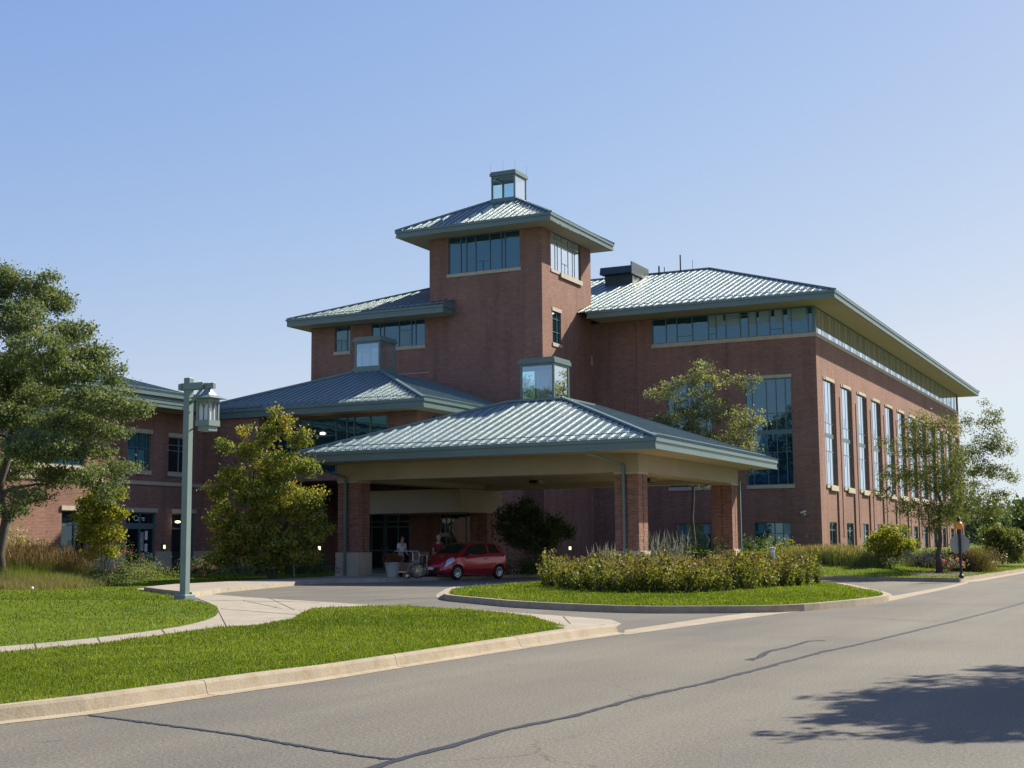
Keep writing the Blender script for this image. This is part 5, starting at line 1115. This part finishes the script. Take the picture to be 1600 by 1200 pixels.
tree('turning_tree', 'bushy tree with green leaves turning yellow and orange beside the canopy', 'tree', (bx_, by_, .1),
     [T_(428, 645, 7, D, 14), T_(447, 668, 13, D, 20), T_(418, 680, 14, D, 22), T_(468, 685, 14, D, 16), T_(384, 672, 9, D, 14), T_(388, 705, 20, D, 18), T_(486, 688, 6, D, 16), T_(351, 700, 9, D, 18), T_(430, 725, 40, D, 24), T_(480, 730, 20, D, 16), T_(365, 745, 24, D, 20), T_(345, 770, 16, D, 20), T_(420, 775, 54, D, 30), T_(490, 775, 16, D, 14), T_(475, 800, 34, D, 20), T_(350, 810, 24, D, 24), T_(395, 825, 46, D, 24), T_(508, 822, 14, D, 14), T_(480, 835, 30, D, 14), T_(440, 850, 46, D, 18), T_(370, 852, 34, D, 18), T_(340, 850, 12, D, 14), T_(325, 765, 8, D, 10), T_(350, 872, 30, D, 12), T_(415, 875, 44, D, 12), T_(470, 868, 30, D, 12)],
     1300, 34, .12, .15, L_autumn, trad=.13, tintmid=.54, fork=.12, stems=2)
bx_, by_ = foot(165, 55); D = 55
tree('yellow_shrub_tree', 'small yellow green leafed tree before the low building doors', 'tree', (bx_, by_, .1),
     [T_(155, 775, 24, D, 16), T_(140, 805, 22, D, 18), T_(172, 800, 22, D, 16), T_(150, 835, 24, D, 18), T_(176, 830, 16, D, 14), T_(185, 770, 12, D, 9), T_(192, 805, 11, D, 10), T_(130, 785, 10, D, 10), T_(155, 858, 20, D, 12), T_(140, 868, 14, D, 9), T_(172, 862, 14, D, 9)], 330, 26, .12, .13, L_yellow, trad=.05, stems=5, tintmid=.5, fork=.1)
bx_, by_ = foot(1086, 73); D = 73
tree('pale_topped_tree', 'tree with sunlit pale top standing behind the canopy against the brick wing', 'tree', (bx_, by_, .6),
     [T_(1100, 590, 34, D, 26), T_(1075, 610, 30, D, 24), T_(1150, 600, 26, D, 16), T_(1035, 612, 24, D, 18), T_(1180, 590, 10, D, 8), T_(1105, 640, 40, D, 26), T_(1060, 660, 40, D, 26), T_(1160, 655, 30, D, 22), T_(1185, 655, 14, D, 12), T_(1150, 690, 30, D, 20), T_(1090, 690, 46, D, 24), T_(1040, 700, 30, D, 18), T_(1170, 705, 14, D, 12), T_(1100, 740, 40, D, 18)],
     430, 42, .13, .20, L_maple, bark=M_barkg, trad=.11, tintmid=.5, fork=.3)
bx_, by_ = foot(840, 68); D = 68
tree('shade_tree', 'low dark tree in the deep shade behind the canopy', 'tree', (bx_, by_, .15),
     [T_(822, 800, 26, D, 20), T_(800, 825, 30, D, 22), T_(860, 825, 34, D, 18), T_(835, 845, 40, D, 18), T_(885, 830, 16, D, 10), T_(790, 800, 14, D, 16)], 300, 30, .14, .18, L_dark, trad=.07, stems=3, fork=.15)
# the pair on the right berm
bx_, by_ = foot(1466, 56); D = 56
tree('locust_tree', 'airy locust tree with a dark forked trunk before the sunlit brick face', 'tree', (bx_, by_, berm(bx_, by_)),
     [T_(1440, 665, 30, D, 22), T_(1475, 670, 26, D, 24), T_(1425, 700, 36, D, 22), T_(1480, 715, 40, D, 30), T_(1400, 740, 30, D, 16), T_(1450, 750, 44, D, 30), T_(1495, 760, 30, D, 30), T_(1385, 770, 18, D, 10), T_(1430, 795, 36, D, 16), T_(1480, 800, 34, D, 16), T_(1455, 820, 30, D, 12), T_(1375, 690, 12, D, 8)],
     460, 38, .085, .18, L_locust, bark=M_bark, trad=.12, tintmid=.45, fork=.22)
bx_, by_ = foot(1502, 60); D = 60
tree('locust_tree', 'slender locust tree behind the octagonal sign, its branches reaching out over the road', 'tree', (bx_, by_, berm(bx_, by_)),
     [T_(1508, 660, 12, D, 18), T_(1550, 660, 22, D, 20), T_(1540, 690, 26, D, 16), T_(1560, 700, 24, D, 12), T_(1575, 745, 20, D, 8), T_(1545, 735, 30, D, 14), T_(1515, 720, 26, D, 26), T_(1520, 770, 34, D, 18), T_(1560, 775, 24, D, 7), T_(1500, 800, 34, D, 16), T_(1545, 800, 26, D, 10), T_(1535, 632, 6, D, 6)],
     330, 38, .085, .17, L_locust, bark=M_bark, trad=.09, tintmid=.45, fork=.35)
bx_, by_ = foot(1390, 60); D = 60
tree('yellow_bush', 'bright yellow green bush beside the right brick face', 'bush', (bx_, by_, berm(bx_, by_)), [T_(1393, 833, 22, D, 12), T_(1378, 850, 22, D, 16), T_(1410, 852, 22, D, 14), T_(1392, 866, 24, D, 12)], 150, 34, .13, .15, L_yellow, trad=.04, stems=4, tintmid=.5, fork=.1)
bx_, by_ = foot(1565, 72); D = 72
tree('yellow_bush', 'round green bush with yellow top near the road bend on the far right', 'bush', (bx_, by_, .3), [T_(1555, 838, 20, D, 16), T_(1575, 850, 26, D, 22), T_(1590, 840, 14, D, 14), T_(1548, 862, 16, D, 14), T_(1580, 868, 24, D, 12)], 190, 34, .15, .18, L_locust, trad=.05, stems=4, tintmid=.55, fork=.1)
for i, (px, d, top, r, lab) in enumerate(((1600, 110, 775, 16, 'dark pointed tree cut by the right edge of the view'), (1550, 150, 790, 14, 'dark conifer standing beyond the road bushes'), (1618, 90, 800, 30, 'round dark tree at the far right road side'), (1575, 170, 812, 20, 'distant round tree beyond the road bend'))):
    x, y = foot(px, d); cone = i in (0, 1); zt = CH+(852-top)/F*d
    L_ = [((x, y, zt*(.15+.14*k)), (r*d/F)*(1-.16*k if cone else .6+.5*math.sin(k*.6)), zt*.12) for k in range(6)]
    tree('far_tree', lab, 'tree', (x, y, -.1), L_, 170, 26, .32, .4, L_dark, trad=.2, tintmid=.55, fork=.1, group='trees beyond the road bend')
# distant wood as a mass of crowns
cl = []
for k in range(420):
    px = rng.uniform(1380, 1760); d = rng.uniform(260, 520); x, y = foot(px, d); cl.append(((x, y, rng.uniform(2, 9)), rng.uniform(2.5, 5), rng.uniform(2, 4)))
c = clumps(cl, 5200); ix = np.repeat(np.arange(len(c)), 8); c = c[ix]+rng.normal(size=(len(ix), 3))*.9; L_far = leafmat('far_wood_leaves', [(0, (.05, .075, .05)), (1, (.10, .13, .08))])
tag(npmesh('distant_wood', leafquads(c, 1.3, .3), len(c), rng.random(len(c)), L_far), 'distant wood along the horizon beyond the road', 'wood', kind='stuff')
# street tree outside the frame whose shadow lies on the road
sv_ = np.array([.59, 1.19, 1.0])
def up_from_shadow(px, py, z): g = np.array(gz(px, py, 0)); return g+sv_*z
S_l = [(up_from_shadow(1480, 1092, 6.2), .95, .7), (up_from_shadow(1560, 1100, 6.6), 1.1, .8), (up_from_shadow(1400, 1112, 5.6), .6, .5), (up_from_shadow(1640, 1090, 7), 1.2, .9), (up_from_shadow(1350, 1122, 5.2), .36, .3), (up_from_shadow(1500, 1062, 6.6), .5, .35), (up_from_shadow(1580, 1130, 5.4), .8, .6), (up_from_shadow(1700, 1100, 6), 1.2, .8), (up_from_shadow(1600, 1045, 7), .5, .3), (up_from_shadow(1325, 1142, 4.9), .24, .16), (up_from_shadow(1275, 1149, 4.7), .16, .08), (up_from_shadow(1450, 1140, 4.8), .45, .16)]
b0_ = up_from_shadow(1760, 1130, 0); b0_ = np.array([2.9, 17.6, 0])
tree('street_tree', 'street tree by the right verge whose leafy shadow lies on the road', 'tree', tuple(b0_), [(tuple(l[0]), l[1], l[2]) for l in S_l], 420, 40, .16, .16, L_locust, trad=.12, fork=.35)
# ------------------------------------------------------------------ PLANTS
# island bed of perennials: counted plants in rows
bedpoly = [gz(x, y, .165)[:2] for x, y in ((848, 918), (900, 926), (960, 930), (1080, 930), (1180, 925), (1250, 918), (1284, 912), (1230, 906), (1080, 902.5), (950, 903), (870, 908))]
def sprig(name, label, base, h_, n, leaf, group, spread=.3, lsz=.085, seed=None, flower=None, cat='plant'):
    root = thing(name, label, cat, base, group); b = np.array(base, float); mb = MB(); C_ = []; Tt = []; Fl = []
    for s in range(n):
        a = rng.uniform(0, 6.28); r = spread*rng.uniform(.2, 1); e = b+np.array([math.cos(a)*r, math.sin(a)*r, h_*rng.uniform(.7, 1.08)]); mb.tube([b+np.array([math.cos(a)*r*.3, math.sin(a)*r*.3, -.02]), (b+e)/2+np.array([0, 0, .04]), e], [.008, .006, .003], 4, False)
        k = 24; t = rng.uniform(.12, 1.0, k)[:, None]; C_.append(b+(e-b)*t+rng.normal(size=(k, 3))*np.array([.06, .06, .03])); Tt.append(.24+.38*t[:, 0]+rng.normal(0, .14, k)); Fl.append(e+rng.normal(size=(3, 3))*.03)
    C_ = np.concatenate(C_+Fl); Tt = np.concatenate(Tt+[np.full(3*n, .97)]); npmesh('foliage', leafquads(C_, lsz, .35, .6), len(C_), Tt, leaf, root); mb.build('stem', M_bark, root)
    return root
def copytree(o, loc, rz, label=None, sc_=1.):
    r = o.copy(); COL.objects.link(r); r.location = loc; r.rotation_euler = (0, 0, rz); r.scale = (sc_, sc_, sc_)
    if label: r['label'] = label
    for ch in list(o.children): c = ch.copy(); COL.objects.link(c); c.parent = r
    return r
L_seed = leafmat('brown_seed_heads', [(0, (.07, .035, .02)), (1, (.22, .10, .06))], .15)
glab = 'leafy yellow green perennial with brown seed heads in the island bed'
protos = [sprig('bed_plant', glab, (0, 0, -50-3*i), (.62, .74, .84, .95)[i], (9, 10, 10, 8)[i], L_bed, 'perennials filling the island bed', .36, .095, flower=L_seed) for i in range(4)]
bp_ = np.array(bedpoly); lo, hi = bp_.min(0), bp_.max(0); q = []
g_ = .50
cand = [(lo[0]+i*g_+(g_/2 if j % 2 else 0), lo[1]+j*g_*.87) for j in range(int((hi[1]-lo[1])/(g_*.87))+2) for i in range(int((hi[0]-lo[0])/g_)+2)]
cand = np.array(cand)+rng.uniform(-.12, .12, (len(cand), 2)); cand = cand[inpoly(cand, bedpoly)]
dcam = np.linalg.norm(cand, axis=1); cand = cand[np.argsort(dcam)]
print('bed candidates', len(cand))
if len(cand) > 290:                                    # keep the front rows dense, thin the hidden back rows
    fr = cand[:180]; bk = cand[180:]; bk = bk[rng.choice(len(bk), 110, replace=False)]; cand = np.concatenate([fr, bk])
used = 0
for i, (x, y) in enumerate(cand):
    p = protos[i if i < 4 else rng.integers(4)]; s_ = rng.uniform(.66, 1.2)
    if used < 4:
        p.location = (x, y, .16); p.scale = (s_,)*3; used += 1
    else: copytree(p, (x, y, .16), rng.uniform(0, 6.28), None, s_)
ed = []
# plume plants in the island
for px, py, d, lab in ((1022, 905, 41, 'lavender grey plumed plant rising from the island bed left of the other'), (1052, 905, 42, 'taller lavender grey plumed plant in the island bed'), (945, 912, 41, 'silvery wispy plant on the left part of the island bed')):
    x, y = foot(px, d); grassclump('plume_plant', lab, (x, y, .16), .55, .45, 1.5 if px > 1000 else 1.2, 260, L_lav, None, .02, .5, L_lav, cat='plant')
# shrubs along the left building
def S(label, px, d, z, rw, h_, leaf, n=1400, ls=.09, flower=None, nfl=0, name='shrub', cat='shrub', **k):
    x, y = foot(px, d); return shrub(name, label, (x, y, z), rw, rw*.75, h_, n, ls, leaf, cat, flower=flower, nfl=nfl, **k)
S('variegated low shrub in front of the right hand shop door', 240, 60, .1, 1.3, .8, L_var, 1500, .08)
S('lower variegated shrub left of the lamp post', 218, 58, .1, 1.0, .7, L_var, 1200, .08)
S('red flowered shrub below the lettered door', 206, 61, .1, 1.0, 1.45, L_oak, 1100, .08, L_red, 12, name='flowering_shrub', flsize=.09)
S('rounded dark green shrub at the foot of the yellow tree', 175, 52, .1, 1.3, .62, L_oak, 1700, .07, tint=.3)
S('broad light green shrub left of the yellow tree base', 150, 53, .1, 1.3, .72, L_yellow, 1500, .08, tint=.15)
S('bluish low shrub with pale leaves behind the tall grasses', 15, 56, .9, 1.1, 1.35, L_maple, 1500, .13, tint=.8)
S('pale seeded shrub poking above the tall grasses', 67, 56, .7, .8, 1.1, L_straw, 1000, .09)
S('pink flowering shrub just right of the lamp post', 342, 61, .35, 1.0, 1.1, L_oak, 1000, .09, L_pink, 18, name='flowering_shrub', flsize=.11)
S('second pink flowering shrub beside the first, right of the lamp post', 326, 61.5, .35, .7, .75, L_oak, 700, .09, L_pink, 9, name='flowering_shrub', flsize=.11)
S('grey green lavender mound under the turning tree', 375, 61, .35, 1.5, .8, L_lav, 1500, .07, tint=.3)
S('lavender mound between turning tree and pink flowers', 402, 60, .35, 1.3, .65, L_lav, 1200, .07, tint=.2)
S('dark low shrub left of the canopy pillar plinth', 458, 59.5, .3, 1.5, .7, L_dark, 1500, .08)
S('dark low shrub close to the left canopy plinth', 492, 60, .3, 1.1, .75, L_dark, 1000, .08)
S('low green shrub in the bed just right of the lamp post foot', 305, 62, .35, 1.1, .7, L_dark, 1200, .08)
S('low dark shrub right under the trunks of the turning tree', 428, 60.5, .3, 1.3, .7, L_dark, 1200, .08)
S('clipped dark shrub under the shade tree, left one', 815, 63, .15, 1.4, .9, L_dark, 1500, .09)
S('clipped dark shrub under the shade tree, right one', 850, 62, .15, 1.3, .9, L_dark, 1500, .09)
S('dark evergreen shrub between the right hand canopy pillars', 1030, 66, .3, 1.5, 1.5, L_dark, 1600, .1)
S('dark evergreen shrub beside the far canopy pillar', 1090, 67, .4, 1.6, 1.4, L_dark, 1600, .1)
S('dark shrub under the low windows of the brick wing', 1175, 72, .9, 1.5, 1.0, L_dark, 1500, .1)
S('bright leafy shrub under the low windows near the bollard', 1222, 66, .5, 1.3, 1.15, L_yellow, 1700, .1, tint=.3)
S('grey lavender shrub right of the yellow bush', 1435, 58, .55, 1.2, .75, L_lav, 1700, .07, tint=.35)
S('purple leaved shrub beside the octagonal sign', 1478, 59, .5, .9, .8, leafmat('purple_leaves', [(0, (.03, .015, .02)), (1, (.10, .04, .05))], .2), 1100, .08)
S('pink rose bush at the foot of the locust trunk', 1487, 56, .4, .5, .42, L_oak, 500, .07, L_pink, 12, name='flowering_shrub', flsize=.1)
S('reddish spirea mound right of the octagonal sign', 1530, 60, .35, 1.3, .95, L_rust, 1500, .08, tint=.25)
S('green low shrub on the far right roadside lawn', 1592, 76, .3, 1.2, .9, L_oak, 900, .1)
# ornamental grasses on the left mound
FM = [leafmat('feather_grass_%s' % n_, st, .35) for n_, st in (('olive', [(0, (.05, .08, .014)), (.5, (.12, .13, .04)), (1, (.24, .17, .08))]), ('tan', [(0, (.08, .09, .02)), (.5, (.17, .14, .05)), (1, (.30, .20, .11))]))]
GL = [(-35, 52, 2.2, 1.45, 'tall rusty grass clump at the left edge'), (-5, 54, 1.8, 1.6, 'tallest rusty grass clump, behind the left edge one'), (22, 52, 1.8, 1.3, 'rusty grass clump in front of the bluish shrub'), (45, 54, 1.5, 1.45, 'rusty grass clump left of the pale seeded shrub'), (66, 52.5, 1.5, 1.2, 'rusty grass clump below the pale seeded shrub'), (86, 53.5, 1.3, 1.35, 'narrow rusty grass clump right of the seeded shrub'), (102, 53, 1.2, 1.0, 'shorter rusty grass clump next to the yellow tree'), (118, 54, .9, .75, 'smallest rusty grass clump, at the foot of the yellow tree')]
for i, (px, d, w, h_, lab) in enumerate(GL):
    x, y = foot(px, d); grassclump('feather_grass', lab, (x, y, .1), w, w*.8, h_, 1900, FM[i % 2], 'tall feather grasses on the left mound', .018, .75, L_rust, tint=.4)
SL = [(-30, 45.5, 1.5, .58, 'pale straw grass at the left edge in front of the tall grasses'), (-5, 47, 1.7, .7, 'green straw grass tuft behind the left edge one'), (10, 45, 1.2, .42, 'low pale straw tuft nearest the left lawn'), (30, 46.8, 1.5, .58, 'pale straw grass tuft in front of the bluish shrub'), (48, 49, 1.6, .7, 'greener tuft below the tall clumps'), (50, 46.5, 1.1, .4, 'low pale tuft left of the dark green shrub, near the lawn'), (72, 48.5, 1.4, .52, 'pale straw grass tuft in front of the seeded shrub'), (94, 50.5, 1.4, .55, 'greener grass tuft left of the yellow tree'), (90, 48.6, 1.0, .32, 'lowest straw tuft at the mound edge'), (114, 51, 1.2, .42, 'small pale grass tuft beside the dark green shrub'), (15, 50, 1.8, .85, 'green tuft between the straw and rusty grasses')]
for i, (px, d, w, h_, lab) in enumerate(SL):
    x, y = foot(px, d); grassclump('straw_grass', lab, (x, y, .1), w, w*.9, h_, 1700, (L_straw, L_var, L_straw)[i % 3] if i not in (4, 10) else L_grass, 'straw coloured grasses before the tall ones', .014, 1.0, None, tint=.45)
for i, (px, d, w, h_, lab) in enumerate(((1250, 64, 1.2, .7, 'fountain grass clump nearest the bright leafy shrub'), (1277, 63, 1.2, .75, 'fountain grass clump below the brick wing corner'), (1303, 62, 1.1, .8, 'fountain grass clump below the first low window'), (1330, 61, 1.1, .8, 'fountain grass clump below the second low window'), (1355, 60, 1.0, .7, 'fountain grass clump left of the yellow bush'), (1512, 60, .8, 1.3, 'golden upright grass right of the octagonal sign'), (1526, 62, .8, 1.2, 'golden upright grass behind the spirea mound'), (1452, 64, 1.4, 1.0, 'yellow green grass behind the lavender shrub'), (1480, 64, 1.4, 1.0, 'yellow green grass behind the locust trunk'))):
    x, y = foot(px, d); grassclump('fountain_grass', lab, (x, y, berm(x, y)-.05), w, w*.8, h_, 1900, L_var if i < 5 else (L_rust if i == 5 else L_straw), 'ornamental grasses along the right wing', .02, .6, L_straw if i < 5 else None, tint=.3)
# ------------------------------------------------------------------ LIGHT
w = bpy.data.worlds.new('World'); sc.world = w; w.use_nodes = True; nt = w.node_tree; bg = nt.nodes['Background']
sky = nt.nodes.new('ShaderNodeTexSky'); sky.sky_type = 'NISHITA'; sky.sun_disc = False
el = math.atan2(1.0, math.hypot(.59, 1.19)); az = math.atan2(.59, 1.19)
sky.sun_elevation = el; sky.sun_rotation = az; sky.air_density = 1.0; sky.dust_density = .35; sky.ozone_density = 1.6
def vm(op, a, b):
    n = N(nt, 'ShaderNodeVectorMath', operation=op)
    for i, v in enumerate((a, b)):
        if hasattr(v, 'links'): nt.links.new(v, n.inputs[i])
        else: n.inputs[i].default_value = v
    return n.outputs[0]
G_ = .08*2**.85                                        # soft shoulder per channel: c*a/(1+k*c)
x_ = vm('MULTIPLY', sky.outputs[0], (G_,)*3)
y_ = vm('DIVIDE', vm('MULTIPLY', x_, (1.19, 1.405, 3.64)), vm('ADD', vm('MULTIPLY', x_, (.372, .854, 3.3)), (1, 1, 1)))
y_ = vm('MINIMUM', y_, (.745, .83, .915))
nt.links.new(vm('MULTIPLY', y_, (.1/2**.85/.1,)*3), bg.inputs[0]); bg.inputs[1].default_value = 1.0
sl = bpy.data.lights.new('sun', 'SUN'); sl.energy = 5.0; sl.angle = R(.53); sl.color = (1, .91, .76); so = bpy.data.objects.new('sun', sl); COL.objects.link(so)
so.rotation_euler = Vector((.59, 1.19, 1.0)).to_track_quat('Z', 'Y').to_euler(); so.location = (20, 40, 40)
vs_ = sc.view_settings; vs_.view_transform = 'Standard'; vs_.look = 'None'; vs_.exposure = 0.85; vs_.gamma = 1
sc.render.engine = 'CYCLES'; sc.cycles.max_bounces = 8; sc.cycles.transparent_max_bounces = 12; sc.cycles.use_denoising = True
